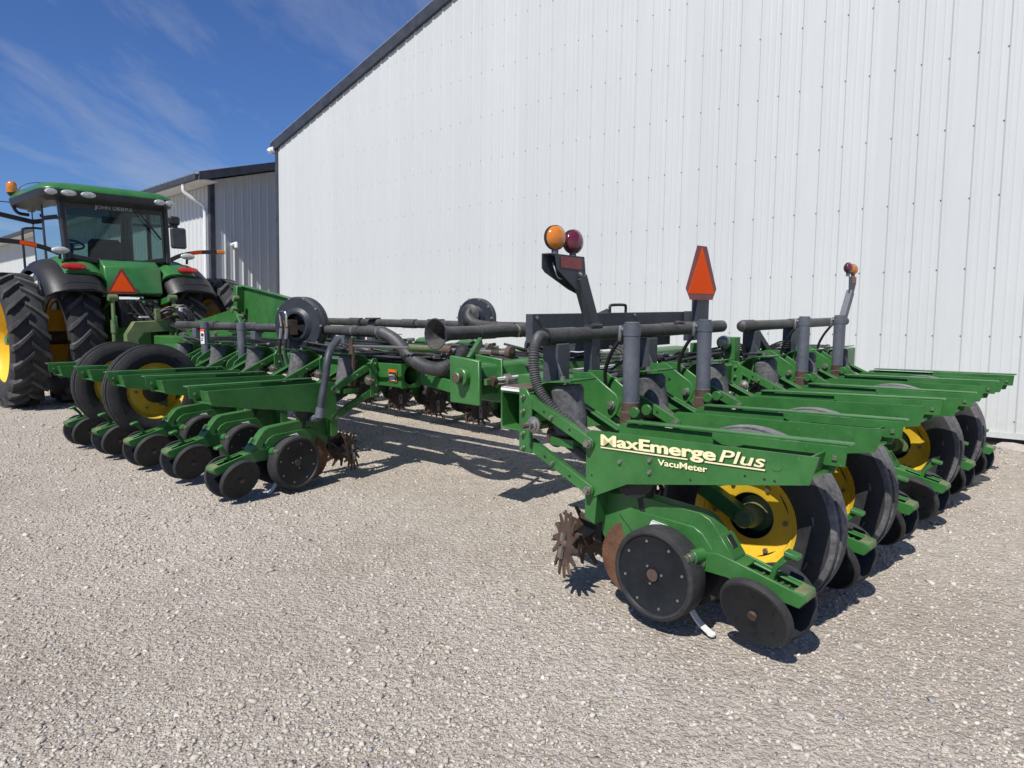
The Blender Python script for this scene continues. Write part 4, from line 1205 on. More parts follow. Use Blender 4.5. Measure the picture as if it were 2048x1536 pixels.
# ---- centre frame ahead of the toolbar
mb = MB()
mb.prism([(-1.10, 0.86), (-0.90, 0.86), (-0.90, 1.05), (-0.94, 1.07), (-1.06, 1.07), (-1.10, 1.05)], 0.42, 3.2, 'green')
mb.prism([(-1.15, 0.80), (-0.86, 0.80), (-0.86, 1.10), (-1.15, 1.12)], 0.385, 0.415, 'green')
mb.prism([(-1.15, 0.80), (-0.86, 0.80), (-0.86, 1.10), (-1.15, 1.12)], 0.60, 0.62, 'green')
mb.cyl((-1.0, 0.34, 0.985), (-1.0, 0.387, 0.985), 0.062, 'green', n=22); mb.cyl((-1.0, 0.30, 0.985), (-1.0, 0.342, 0.985), 0.038, 'rust_dark', n=18)
for s_ in (1.0, 2.6): mb.bar((-0.92, s_, 0.95), (-0.18, s_, 0.92), 0.12, 0.16, 'green')
mb.bar((-0.55, 0.55, 1.00), (-0.20, 0.55, 1.0), 0.25, 0.06, 'green')
put('centre_frame', mb, planter, bevel=0.006)
mb = MB()
mb.cyl((-0.86, 0.50, 0.955), (-0.86, 1.9, 0.955), 0.030, 'chrome', n=18)
for s_ in (0.62, 0.98):
    for k in range(5): mb.lathe([(0.030, -0.004), (0.043, 0), (0.030, 0.004)], 'steel', (-0.86, s_ + k * 0.012, 0.955), (0, 1, 0), 16)
mb.cyl((-0.86, 0.49, 0.955), (-0.86, 0.53, 0.955), 0.037, 'rust_dark', n=14); mb.box((-0.88, 0.44, 0.935), (-0.84, 0.50, 0.975), 'green_worn')
put('fold_cylinder', mb, planter)
# hinge links between the centre frame and the near wing
mb = MB()
mb.prism([(-2.2, 0.80), (-2.02, 0.84), (-1.15, 0.82), (-1.15, 1.0), (-2.0, 1.02), (-2.2, 0.98)], 1.02, 1.06, 'green')
mb.prism([(-2.10, 0.80), (-1.7, 0.76), (-1.15, 0.83), (-1.15, 0.87), (-1.7, 0.86), (-2.10, 0.90)], 0.90, 0.93, 'green')
mb.bar((-1.85, 1.0, 1.0), (-1.2, 1.4, 1.0), 0.16, 0.10, 'green')
mb.bar((-1.10, 0.52, 1.08), (-1.22, 0.75, 1.20), 0.03, 0.07, 'green')
put('hinge_link', mb, planter, bevel=0.005)
# end plate of the near wing with a round hole, and its warning sticker
mb = MB()
cx_, cz_ = 0.89, 0.868
e0 = OL.x + 0.452
out_ = []
for k in range(24):
    a_ = 2 * PI * k / 24 + PI / 4
    s = max(abs(math.cos(a_)), abs(math.sin(a_)))
    out_.append((0.100 * math.cos(a_) / s, 0.104 * math.sin(a_) / s))
inn = [(0.074 * math.cos(2 * PI * k / 24 + PI / 4), 0.080 * math.sin(2 * PI * k / 24 + PI / 4)) for k in range(24)]
V = []; F = []
for x_ in (e0, e0 + 0.012):
    V += [(x_, cx_ + p[0], cz_ + p[1]) for p in out_] + [(x_, cx_ + p[0], cz_ + p[1]) for p in inn]
for k in range(24):
    j = (k + 1) % 24
    F += [(k, j, 24 + j, 24 + k), (48 + k, 72 + k, 72 + j, 48 + j), (k, 48 + k, 48 + j, j), (24 + k, 24 + j, 72 + j, 72 + k)]
mb.add(V, F, 'green'); put('end_plate', mb, planter)
mb = MB()
yw = OL.y + 0.12 - 0.0955 - 0.0125
xs_ = e0 - 0.16
KX = 1.56; KZ = 0.85
for (x0, x1, z0, z1, mt, d_) in ((0, 0.075, 0, 0.125, 'amber_lens', 0.0), (0.006, 0.069, 0.006, 0.095, 'decal_dark', 0.001), (0.010, 0.064, 0.055, 0.062, 'white', 0.002), (0.010, 0.060, 0.066, 0.072, 'white', 0.002), (0.010, 0.064, 0.040, 0.046, 'white', 0.002), (0.010, 0.055, 0.028, 0.034, 'white', 0.002), (0.010, 0.062, 0.014, 0.020, 'white', 0.002), (0.02, 0.058, 0.101, 0.116, 'orange', 0.001)):
    y_ = yw - 0.0015 - d_
    mb.add([(xs_ + x0 * KX, y_, 0.815 + z0 * KZ), (xs_ + x1 * KX, y_, 0.815 + z0 * KZ), (xs_ + x1 * KX, y_, 0.815 + z1 * KZ), (xs_ + x0 * KX, y_, 0.815 + z1 * KZ)], [(0, 1, 2, 3)], mt)
put('warning_sticker', mb, planter)
# telescoping shaft above the hinge
mb = MB()
P1 = Vector((-2.55, 0.55, 1.12)); P2_ = Vector((-1.9, 0.62, 1.13)); P3 = Vector((-1.75, 0.85, 1.11)); P4 = Vector((-1.15, 0.95, 1.11))
mb.cyl(P1, P2_, 0.012, 'steel', n=10); mb.cyl(P2_, P3, 0.030, 'green_worn', n=14); mb.cyl(P3, P3 + (P4 - P3) * 0.15, 0.036, 'rust_dark', n=12); mb.cyl(P3, P4, 0.020, 'steel', n=12)
for k in (0.3, 0.8):
    for j in range(4): mb.lathe([(0.02, -0.006), (0.032, 0), (0.02, 0.006)], 'rust_dark', P3 + (P4 - P3) * (k + j * 0.03), (P4 - P3), 12)
mb.lathe([(0, 0), (0.05, 0.01), (0.05, 0.05), (0, 0.06)], 'rust_dark', P4, P4 - P3, 12)
mb.bar(P1 + Vector((-0.03, 0, 0.06)), P1 + Vector((-0.03, 0, -0.35)), 0.02, 0.05, 'rust_dark', up=(1, 0, 0))
put('drive_shaft', mb, planter)
# tongue
mb = MB()
mb.bar((-1.0, 1.45, 0.97), (-8.3, 1.08, 0.93), 0.24, 0.17, 'green'); mb.bar((-1.3, 1.72, 1.0), (-6.2, 1.5, 0.99), 0.10, 0.13, 'green_worn'); mb.bar((-1.3, 1.20, 1.02), (-4.8, 1.05, 1.0), 0.09, 0.07, 'green_worn')
put('tongue', mb, planter, bevel=0.012)
mb = MB()   # upright tower panels of the tongue
TW = Matrix.Translation((0, 1.55, 0))
mb.prism([(-6.58, 1.70), (-5.30, 1.52), (-5.22, 0.96), (-6.35, 1.00), (-6.62, 1.36)], -0.014, 0.014, 'green', TW)
mb.prism([(-6.60, 1.72), (-5.28, 1.54), (-5.28, 1.52), (-6.60, 1.70)], -0.05, 0.014, 'green', TW)
mb.prism([(-6.66, 1.72), (-6.56, 1.70), (-6.60, 1.36), (-6.70, 1.38)], -0.12, 0.014, 'green', TW)
mb.prism([(-8.6, 1.10), (-6.55, 1.40), (-6.36, 1.30), (-6.55, 1.20), (-8.6, 1.02)], -0.20, -0.16, 'green', TW)
mb.prism([(-8.5, 1.04), (-6.4, 1.14), (-5.2, 1.14), (-5.2, 0.93), (-8.5, 0.88)], -0.27, -0.24, 'green', TW)
for x_, z_ in ((-6.55, 1.40), (-6.40, 1.30), (-6.5, 1.54)): mb.cyl((x_, 1.34, z_), (x_, 1.42, z_), 0.04, 'green_worn', n=12)
mb.bar((-6.35, 1.33, 1.31), (-6.0, 1.32, 0.95), 0.05, 0.05, 'green'); mb.bar((-5.6, 1.30, 1.16), (-5.75, 1.30, 0.9), 0.03, 0.05, 'green_worn'); mb.cyl((-5.6, 1.26, 1.18), (-5.6, 1.34, 1.18), 0.05, 'green_worn', n=12)
put('tongue_tower', mb, planter, bevel=0.006)
mb = MB()
for k in range(8):
    c = Vector((-6.9 + random.uniform(-.2, .2), 1.22, 1.06 + random.uniform(-.04, .04)))
    mb.cyl(c, c + Vector((random.uniform(.02, .05), -0.06, random.uniform(-.03, .03))), 0.022, 'steel', n=8)
put('hose_couplers', mb, planter)

# ---- wing manifolds, fans, horn and big hose
def fan(name, c, ax, R, th):
    ax = Vector(ax).normalized(); c = Vector(c); mb = MB()
    prof = [(R * 0.42, th), (R * 0.50, th * 1.0), (R * 0.62, th * 0.72), (R * 0.95, th * 0.70), (R, th * 0.55), (R, th * 0.08), (R * 0.985, 0.0), (R, -th * 0.08), (R, -th * 0.55), (R * 0.95, -th * 0.7), (R * 0.2, -th * 0.75), (0, -th * 0.75)]
    mb.lathe(prof, 'fan_black', c, ax, 48)
    mb.lathe([(R * 0.42, th), (R * 0.42, th * 0.2), (0, th * 0.2)], 'black', c, ax, 32)
    q_ = ax.to_track_quat('Z', 'Y')
    for k in range(10):
        a_ = 2 * PI * k / 10; p = c + q_ @ Vector((R * 0.97, 0, 0)) if False else c + q_ @ Vector((R * 0.975 * math.cos(a_), R * 0.975 * math.sin(a_), th * 0.6))
        mb.cyl(p, p + ax * 0.012, 0.012, 'steel', n=6)
    return put(name, mb, planter)
d = Vector((math.cos(RL), math.sin(RL), 0)); fl = FLt
def LW(t, s, z): return OL + d * t + fl * s + Vector((0, 0, z + 0.035))
mb = MB(); mb.cyl(LW(-0.12, -0.05, 1.225), LW(-0.12, 3.9, 1.215), 0.045, 'pipe', n=20)
for s_ in (-0.04, 0.25, 2.0, 2.9): mb.cyl(LW(-0.12, s_, 1.223), LW(-0.12, s_ + 0.22, 1.223), 0.050, 'pipe', n=20)
clamp(mb, LW(-0.12, 0.32, 1.224), fl, 0.054); clamp(mb, LW(-0.12, -0.03, 1.225), fl, 0.052)
put('wing_manifold', mb, planter)
for s_ in (0.48, 2.05, 3.4):
    mb = MB(); p = LW(-0.12, s_, 0); mb.box((p.x - 0.05, p.y - 0.04, 0.99), (p.x + 0.05, p.y + 0.04, 1.18), 'slate'); put('manifold_post', mb, planter, bevel=0.004)
fan('vacuum_fan', LW(-0.02, 1.02, 1.265), d + fl * -0.35, 0.275, 0.10)
mb = MB()
c = LW(0.06, 1.0, 1.26)
mb.box((c.x - 0.07, c.y - 0.10, c.z - 0.08), (c.x + 0.07, c.y - 0.02, c.z + 0.06), 'rust_dark')
for o_ in (-0.055, 0.055):
    mb.tube(bez([(c.x + o_, c.y - 0.10, c.z + 0.02), (c.x + o_, c.y - 0.13, c.z - 0.10), (c.x + o_, c.y - 0.14, c.z - 0.28), (c.x + o_ + 0.12, c.y - 0.10, c.z - 0.48), (c.x + o_ + 0.35, c.y, c.z - 0.42)], 24), 0.014, 'black', n=8)
    mb.cyl((c.x + o_, c.y - 0.12, c.z - 0.02), (c.x + o_, c.y - 0.135, c.z - 0.12), 0.018, 'steel', n=8)
mb.tube(bez([(c.x - 0.055, c.y - 0.12, c.z), (c.x - 0.055, c.y - 0.13, c.z + 0.12), (c.x, c.y - 0.13, c.z + 0.14), (c.x + 0.055, c.y - 0.13, c.z + 0.12), (c.x + 0.055, c.y - 0.12, c.z)], 20), 0.009, 'chrome', n=8)
put('fan_motor', mb, planter)
mb = MB(); c0 = LW(-0.02, 1.0, 1.05); mb.cyl(c0 + Vector((0.15, 0, 0.02)), c0 + Vector((-0.1, 0, -0.02)), 0.06, 'black', n=14); mb.cyl(c0, c0 - Vector((0, 0, 0.2)), 0.05, 'black', n=12); put('fan_outlet', mb, planter)
# sagging corrugated hose from the near manifold to the centre
mb = MB()
h0 = LW(-0.12, -0.06, 1.225)
pts = bez([h0, (-2.305, 0.80, 1.165), (-2.02, 0.72, 1.055), (-1.76, 0.66, 0.992), (-1.55, 0.64, 0.985), (-1.42, 0.67, 1.05), (-1.44, 0.80, 1.13)], 84)
mb.tube(pts, 0.048, 'hose', n=14, corr=0.17); clamp(mb, h0 + Vector((0.02, -0.01, -0.006)), (1, -.5, -.3), 0.056); put('corrugated_hose', mb, planter)
# horn-shaped air intake and its pipe
mb = MB()
hc = Vector((-1.50, 0.70, 1.25)); hx = Vector((-0.06, 1.0, 0)).normalized()
mb.lathe([(0.118, -0.15), (0.110, -0.152), (0.085, -0.11), (0.062, -0.06), (0.052, 0.0), (0.052, 0.1)], 'pipe', hc, hx, 32)
mb.lathe([(0.118, -0.15), (0.108, -0.145), (0.075, -0.09), (0.045, -0.02), (0.0, 0.0)], 'pipe', hc, hx, 32)
mb.cyl(hc, hc + hx * 0.75, 0.052, 'pipe', n=22); mb.cyl(hc + hx * 0.3, hc + hx * 0.5, 0.057, 'pipe', n=22); clamp(mb, hc + hx * 0.76, hx, 0.056)
put('air_horn', mb, planter)
mb = MB()
e = hc + hx * 0.76
mb.tube(bez([e, e + hx * 0.35, e + hx * 0.62 + Vector((0.1, 0, 0.01)), e + hx * 0.85 + Vector((0.26, 0, 0.08)), e + hx * 0.95 + Vector((0.34, 0, 0.13))], 56), 0.055, 'hose', n=14, corr=0.08)
mb.tube(bez([e + hx * 0.0 + Vector((-0.1, 0.25, -0.13)), e + hx * 0.3 + Vector((0.05, 0.2, -0.17)), e + hx * 0.55 + Vector((0.25, 0.1, -0.10)), e + hx * 0.75 + Vector((0.48, 0.0, -0.02))], 50), 0.05, 'hose', n=14, corr=0.08)
put('corrugated_hose', mb, planter)
# far wing manifold and fan
mb = MB()
mb.cyl((-2.1, 2.28, 1.245), (-6.6, 2.36, 1.235), 0.048, 'pipe', n=18)
for x_ in (-2.6, -3.9, -5.0): mb.cyl((x_, 2.30, 1.243), (x_ - 0.25, 2.30, 1.243), 0.054, 'pipe', n=18)
for x_ in (-3.55, -4.75): mb.box((x_ - 0.08, 2.24, 1.285), (x_ + 0.08, 2.36, 1.302), 'pipe')
mb.lathe([(0.054, 0), (0.05, 0.03), (0.02, 0.05), (0, 0.05)], 'pipe', (-2.1, 2.28, 1.245), (1, 0, 0), 18)
put('wing_manifold', mb, planter)
for x_ in (-3.5, -4.7, -5.9):
    mb = MB(); mb.box((x_ - 0.05, 2.20, 0.99), (x_ + 0.05, 2.26, 1.21), 'slate'); mb.bar((x_ - 0.08, 2.33, 0.99), (x_ + 0.08, 2.33, 1.2), 0.05, 0.05, 'slate_dark'); put('manifold_post', mb, planter, bevel=0.004)
fan('vacuum_fan', (-2.78, 2.20, 1.33), (0.35, -1, 0), 0.20, 0.085)
mb = MB(); mb.tube(bez([(-2.78, 2.10, 1.40), (-2.76, 2.06, 1.34), (-2.65, 2.06, 1.27), (-2.4, 2.1, 1.25), (-2.2, 2.15, 1.24)], 24), [0.05] * 25, 'pipe', n=14); mb.lathe([(0, 0.03), (0.08, 0.02), (0.11, 0)], 'pipe', (-2.77, 2.09, 1.36), (0.35, -1, 0), 20)
put('fan_elbow', mb, planter)
# black cables along the bars
mb = MB()
for k in range(5):
    z0 = 1.02 + k * 0.008
    mb.tube(bez([LW(-0.05 - .01 * k, 3.6, z0 - 0.02), LW(-0.05, 2.6, z0 + 0.05), LW(-0.06, 1.7, z0 + 0.03), LW(-0.05, 0.6, z0 + 0.06 - .01 * k), LW(-0.06, -0.2, z0 - 0.01), (-1.7, 0.9 + .02 * k, 1.06), (-1.1, 0.95, 1.09)], 48), 0.009, 'black', n=6)
for k in range(4):
    mb.tube(bez([(-0.16, 2.1 + k * .03, 1.05), (-0.1, 2.5, 1.10 + .02 * k), (-0.12, 2.9, 1.06), (-0.08, 3.4, 1.14 - .02 * k), (-0.1, 3.9, 1.05)], 30), 0.008, 'black', n=6)
put('cable_bundle', mb, planter)
def hoses(name, starts, ends, n, sag, r, mats=('black', 'black', 'hose')):
    mb = MB()
    for k in range(n):
        a = Vector(random.choice(starts)) + Vector([random.uniform(-.05, .05) for _ in range(3)])
        b = Vector(random.choice(ends)) + Vector([random.uniform(-.05, .05) for _ in range(3)])
        m1 = a.lerp(b, .33) + Vector((random.uniform(-.06, .06), random.uniform(-.06, .06), -sag * random.uniform(.2, 1)))
        m2 = a.lerp(b, .66) + Vector((random.uniform(-.06, .06), random.uniform(-.06, .06), -sag * random.uniform(.2, 1)))
        mb.tube(bez([a, m1, m2, b], 22), random.uniform(r * .8, r * 1.25), random.choice(mats), n=7)
        for e_, f_ in ((a, m1), (b, m2)):
            if random.random() < .5: mb.cyl(e_, e_.lerp(f_, .12), r * 1.7, 'steel', n=7)
    return put(name, mb, planter)
hoses('hydraulic_hoses', [LW(-0.05, 0.5, 1.08), LW(-0.1, 0.1, 1.06), LW(0.0, 1.2, 1.1)], [(-1.8, 0.85, 1.08), (-1.3, 0.95, 1.12), (-1.6, 1.1, 1.05)], 12, 0.10, 0.010)
hoses('hydraulic_hoses', [(-1.3, 0.95, 1.12), (-1.0, 1.0, 1.14), (-1.5, 1.3, 1.1)], [(-0.25, 0.9, 1.08), (-0.2, 1.6, 1.07), (-0.6, 1.3, 1.10)], 12, 0.06, 0.010)
hoses('hydraulic_hoses', [(-0.12, 0.75, 1.03), (-0.12, 1.4, 1.04), (-0.14, 2.05, 1.06)], [(-0.12, 1.7, 1.06), (-0.13, 2.3, 1.08), (0.12, 1.15, 1.0), (0.12, 0.45, 1.0)], 12, -0.03, 0.009)
hoses('hydraulic_hoses', [(-0.12, 2.6, 1.04), (-0.12, 3.2, 1.06)], [(-0.12, 3.6, 1.05), (-0.12, 4.6, 1.05), (0.12, 2.8, 1.0)], 8, -0.04, 0.009)
hoses('hydraulic_hoses', [LW(-0.05, 1.6, 1.05), LW(-0.06, 2.4, 1.04)], [LW(-0.05, 3.0, 1.05), LW(-0.08, 3.7, 1.06), LW(0.1, 2.7, 1.0)], 9, 0.04, 0.009)
hoses('hydraulic_hoses', [(-3.0, 1.5, 1.08), (-2.4, 1.45, 1.06)], [(-5.2, 1.35, 1.06), (-6.4, 1.25, 1.08)], 7, 0.04, 0.012)
mb = MB()   # valve block on the hinge
mb.box((-1.75, 0.86, 1.05), (-1.55, 1.02, 1.15), 'black')
for k in range(7): mb.cyl((-1.74 + k * 0.03, 0.86, 1.08 + 0.03 * (k % 2)), (-1.74 + k * 0.03, 0.82, 1.08 + 0.03 * (k % 2)), 0.012, 'steel', n=7)
put('valve_block', mb, planter, bevel=0.004)
mb = MB()   # dome marker and posts on the centre bar
mb.box((-0.16, 2.40, 1.01), (-0.06, 2.50, 1.21), 'green'); mb.lathe([(0, 0.055), (0.035, 0.05), (0.052, 0.03), (0.055, 0), (0.04, -0.03), (0, -0.03)], 'steel', (-0.13, 2.36, 1.17), (0.2, -1, 0), 20)
put('marker_bracket', mb, planter, bevel=0.004)
mb = MB(); mb.box((-0.20, 1.95, 1.01), (-0.14, 2.03, 1.18), 'green'); put('cable_bracket', mb, planter, bevel=0.004)
mb = MB(); mb.bar((-0.22, 0.52, 1.01), (-0.22, 0.52, 1.25), 0.02, 0.02, 'green'); put('cable_bracket', mb, planter)
mb = MB()
mb.tube(bez([LW(0.10, 0.30, 1.16), LW(0.30, 0.0, 1.17), LW(0.47, -0.15, 1.12), LW(0.545, -0.2, 1.03), LW(0.575, -0.2, 0.87), LW(0.61, -0.2, 0.73), LW(0.63, -0.2, 0.62)], 30), 0.030, 'slate_dark', n=12)
mb.cyl(LW(0.625, -0.2, 0.65), LW(0.64, -0.2, 0.57), 0.037, 'slate', n=12); mb.cyl(LW(0.64, -0.2, 0.575), LW(0.64, -0.10, 0.55), 0.03, 'slate', n=12)
put('vacuum_drop', mb, planter)

# ================================================================== TRACTOR
tractor = empty('tractor', (-6.24, 11.02, 0.0), rad(90 + 48.5))
tag(tractor, 'green farm tractor with dual yellow rear wheels and glass cab, seen from behind', 'tractor')
TR, TWD = 0.965, 0.45
def tractor_tyre():
    mb = MB(); h = TWD / 2; R = TR - 0.055
    prof = [(0.60, -h * 0.78), (0.64, -h * 0.90), (0.74, -h * 1.0), (0.84, -h * 0.98), (R - 0.02, -h * 0.86), (R, -h * 0.5), (R + 0.006, 0), (R, h * 0.5), (R - 0.02, h * 0.86), (0.84, h * 0.98), (0.74, h * 1.0), (0.64, h * 0.90), (0.60, h * 0.78)]
    mb.lathe(prof, 'rubber', (0, 0, 0), (0, 1, 0), 80, close=True)
    nl = 21
    for s in (-1, 1):
        for k in range(nl):
            ph = 2 * PI * (k + (0.5 if s > 0 else 0)) / nl
            secs = []
            for yy, dph, rt, rb, wd in ((-0.012, -0.215, TR, R - 0.01, 0.050), (0.075, -0.125, TR, R - 0.012, 0.052), (0.155, -0.040, TR - 0.004, R - 0.025, 0.060), (0.222, 0.015, TR - 0.020, R - 0.05, 0.066), (0.232, 0.030, R - 0.075, R - 0.085, 0.066)):
                q_ = []
                for rr_, ww in ((rb, wd * 1.45), (rt, wd)):
                    for sg in (-1, 1):
                        a_ = ph + dph + sg * ww / 2 / TR
                        q_.append((rr_ * math.cos(a_), s * yy, rr_ * math.sin(a_)))
                secs += q_
            F = [(0, 1, 3, 2)]
            for j in range(4):
                o = j * 4
                F += [(o + 2, o + 3, o + 7, o + 6), (o, o + 2, o + 6, o + 4), (o + 1, o + 5, o + 7, o + 3)]
            F.append((16, 18, 19, 17))
            mb.add(secs, F, 'rubber_lug')
    return mb.mesh('tyre', angle=32)
def tractor_rim(side):
    """side +1: outer face towards +y"""
    mb = MB(); s = side; h = TWD / 2
    prof = [(0.625, h * 0.80), (0.61, h * 0.74), (0.585, h * 0.62), (0.565, h * 0.3), (0.55, 0.0), (0.545, -h * 0.35), (0.50, -h * 0.50), (0.30, -h * 0.30), (0.22, -h * 0.22), (0.20, -h * 0.1), (0.11, -h * 0.05), (0.0, -h * 0.05)]
    mb.lathe([(r, v * s) for r, v in prof], 'yellow', (0, 0, 0), (0, 1, 0), 64)
    prof = [(0.625, -h * 0.80), (0.61, -h * 0.74), (0.585, -h * 0.62), (0.56, -h * 0.45), (0.50, -h * 0.56), (0.30, -h * 0.36), (0, -h * 0.3)]
    mb.lathe([(r, v * s) for r, v in prof], 'yellow', (0, 0, 0), (0, 1, 0), 64)
    for k in range(10):
        a_ = 2 * PI * k / 10; p = Vector((0.165 * math.cos(a_), -h * 0.1 * s, 0.165 * math.sin(a_)))
        mb.cyl(p, p + Vector((0, s * 0.03, 0)), 0.016, 'steel', n=6)
    for k in range(6):
        a_ = 2 * PI * (k + .5) / 6; p = Vector((0.53 * math.cos(a_), -h * 0.25 * s, 0.53 * math.sin(a_)))
        mb.bar(p, p + Vector((0.03 * math.cos(a_), s * 0.01, 0.03 * math.sin(a_))), 0.05, 0.03, 'yellow')
    mb.cyl((0, -0.12 * s, 0), (0, 0.10 * s, 0), 0.07, 'green_clean', n=16)
    return mb.mesh('rim', angle=30)
TT = tractor_tyre(); RI = {1: tractor_rim(1), -1: tractor_rim(-1)}
for s in (1, -1):
    for yy in ((0.73, 1.43) if s > 0 else (0.80, 1.60)):
        wv = link('rear_wheel', RI[s], tractor, (0, s * yy, TR - 0.012), (0, random.uniform(0, .3), 0)); link('tyre', TT, wv)
    wv = link('front_wheel', RI[s], tractor, (3.05, s * 0.95, 0.74), None, (0.77, 0.85, 0.77)); link('tyre', TT, wv)
mb = MB()
mb.cyl((0, -1.5, TR), (0, 1.5, TR), 0.10, 'black', n=16); mb.lathe([(0.16, -0.5), (0.22, -0.3), (0.28, -0.15), (0.28, 0.15), (0.22, 0.3), (0.16, 0.5)], 'green_clean', (0, 0, TR), (0, 1, 0), 20)
mb.box((-0.45, -0.30, 0.62), (1.6, 0.30, 1.45), 'green_clean'); mb.box((1.6, -0.25, 0.6), (3.6, 0.25, 1.1), 'green_clean')
mb.cyl((3.05, -0.9, 0.74), (3.05, 0.9, 0.74), 0.09, 'green_clean', n=12)
put('drivetrain', mb, tractor, bevel=0.02)
# hood
mb = MB()
V = []; F = []
secs = [(1.25, 0.46, 2.02), (1.9, 0.46, 1.98), (2.8, 0.44, 1.88), (3.5, 0.40, 1.72), (3.75, 0.33, 1.55)]
for x_, hw, zt in secs:
    for k in range(9):
        a_ = PI * k / 8; V.append((x_, hw * math.cos(a_) if abs(math.cos(a_)) < .95 else hw * math.copysign(1, math.cos(a_)), 1.15 + (zt - 1.15) * math.sin(a_) ** 0.45 if 0 < k < 8 else 1.15))
for j in range(len(secs) - 1):
    for k in range(8): F.append((j * 9 + k, j * 9 + k + 1, (j + 1) * 9 + k + 1, (j + 1) * 9 + k))
F += [tuple(range(9)), tuple((len(secs) - 1) * 9 + k for k in range(8, -1, -1))]
mb.add(V, F, 'green_clean', True); put('hood', mb, tractor, angle=50)
mb = MB(); mb.cyl((1.45, -0.72, 1.9), (1.45, -0.72, 3.1), 0.07, 'black', n=14); put('exhaust_stack', mb, tractor)
# fenders
def arc_shell(ya, yb, r0, bulge, th, p0, p1, mat, ny=8, npn=16, skew=0.0):
    V = []; F = []
    for side in (0, 1):
        for i in range(npn + 1):
            ph = p0 + (p1 - p0) * i / npn
            for j in range(ny + 1):
                t = j / ny; yy = ya + (yb - ya) * t
                r = r0 + bulge * (1 - (2 * t - 1) ** 4) - side * th + skew * (t - 0.5)
                V.append((r * math.cos(ph), yy, TR + r * math.sin(ph)))
    m = (npn + 1) * (ny + 1)
    for i in range(npn):
        for j in range(ny):
            a_ = i * (ny + 1) + j; b_ = a_ + ny + 1
            F += [(a_, a_ + 1, b_ + 1, b_), (m + a_, m + b_, m + b_ + 1, m + a_ + 1)]
    for i in range(npn):
        for j in (0, ny):
            a_ = i * (ny + 1) + j; b_ = a_ + ny + 1; F.append((a_, b_, m + b_, m + a_))
    for j in range(ny):
        for i in (0, npn):
            a_ = i * (ny + 1) + j; F.append((a_, a_ + 1, m + a_ + 1, m + a_))
    mb = MB(); mb.add(V, F, mat, True); return mb
for s in (1, -1):
    mb = arc_shell(s * 0.38, s * 1.00, 1.078, 0.14, 0.05, rad(50), rad(127), 'green_clean')
    put('fender', mb, tractor, angle=60)
    mb = arc_shell(s * 0.44, s * 1.20, 1.045, 0.13, 0.04, rad(60), rad(143), 'black', skew=-0.03)
    for pp in ((0.56, 1.735), (0.60, 1.715), (0.95, 1.715), (1.02, 1.735)): pass
    mb.tube(bez([(-0.945, s * 0.58, 1.755), (-0.95, s * 0.66, 1.775), (-0.955, s * 0.92, 1.775), (-0.945, s * 1.02, 1.745)], 12), 0.010, 'black', n=6)
    put('fender_skirt', mb, tractor, angle=60)
    mb = MB(); c = Vector((-0.70, s * 0.80, 1.995)); ax = Vector((-0.86, 0, 0.5)).normalized(); q_ = ax.to_track_quat('Z', 'Y')
    mt = Matrix.Translation(c) @ Matrix.Rotation(0, 4, 'Z')
    V = []; F = []; nn = 24
    for r_, d_ in ((1.0, 0.0), (0.96, 0.03), (0.7, 0.045), (0, 0.05)):
        for k in range(nn):
            a_ = 2 * PI * k / nn
            V.append(c + Vector((0, 1, 0)) * 0.165 * r_ * math.cos(a_) + ax.cross(Vector((0, 1, 0))).normalized() * 0.052 * r_ * math.sin(a_) + ax * d_)
    for j in range(3):
        for k in range(nn): F.append((j * nn + k, j * nn + (k + 1) % nn, (j + 1) * nn + (k + 1) % nn, (j + 1) * nn + k))
    mb.add(V, F, 'red_lens', True); put('tail_lamp', mb, tractor)
    mb = MB(); c = Vector((-0.50, s * 0.90, 2.235))
    V = []
    for r_, d_ in ((0.55, 0.06), (1.0, 0.0), (0.93, -0.012), (0.6, -0.03), (0, -0.035)):
        for k in range(nn):
            a_ = 2 * PI * k / nn; V.append(c + Vector((d_, 0.115 * r_ * math.cos(a_), 0.052 * r_ * math.sin(a_))))
    F = [(j * nn + k, j * nn + (k + 1) % nn, (j + 1) * nn + (k + 1) % nn, (j + 1) * nn + k) for j in range(1, 4) for k in range(nn)]
    mb.add(V, F, 'clear_lens', True); mb.add(V, [(k, (k + 1) % nn, nn + (k + 1) % nn, nn + k) for k in range(nn)], 'black', True)
    mb.cyl(c + Vector((0.03, 0, -0.03)), c + Vector((0.05, 0, -0.12)), 0.02, 'black', n=8); put('work_lamp', mb, tractor)
    # swinging marker arm
    pts = bez([(-0.15, s * 0.72, 2.16), (-0.12, s * 0.95, 2.27), (-0.12, s * 1.25, 2.34), (-0.12, s * 1.62, 2.36)], 24)
    mb = MB()
    for a_, b_ in zip(pts, pts[1:]): mb.bar(a_, b_ + (b_ - a_) * 0.1, 0.03, 0.065, 'black')
    put('marker_arm', mb, tractor)
    mb = MB()
    for a_, b_ in zip(pts[12:17], pts[13:18]):
        o_ = Vector((-0.018, 0, 0)); mb.bar(a_ + o_, b_ + o_, 0.006, 0.052, 'orange')
    put('marker_reflector', mb, tractor)
    mb = MB(); mb.box((-0.165, min(s * 1.56, s * 1.70), 2.325), (-0.11, max(s * 1.56, s * 1.70), 2.40), 'amber_lens'); put('marker_lamp', mb, tractor, bevel=0.015)
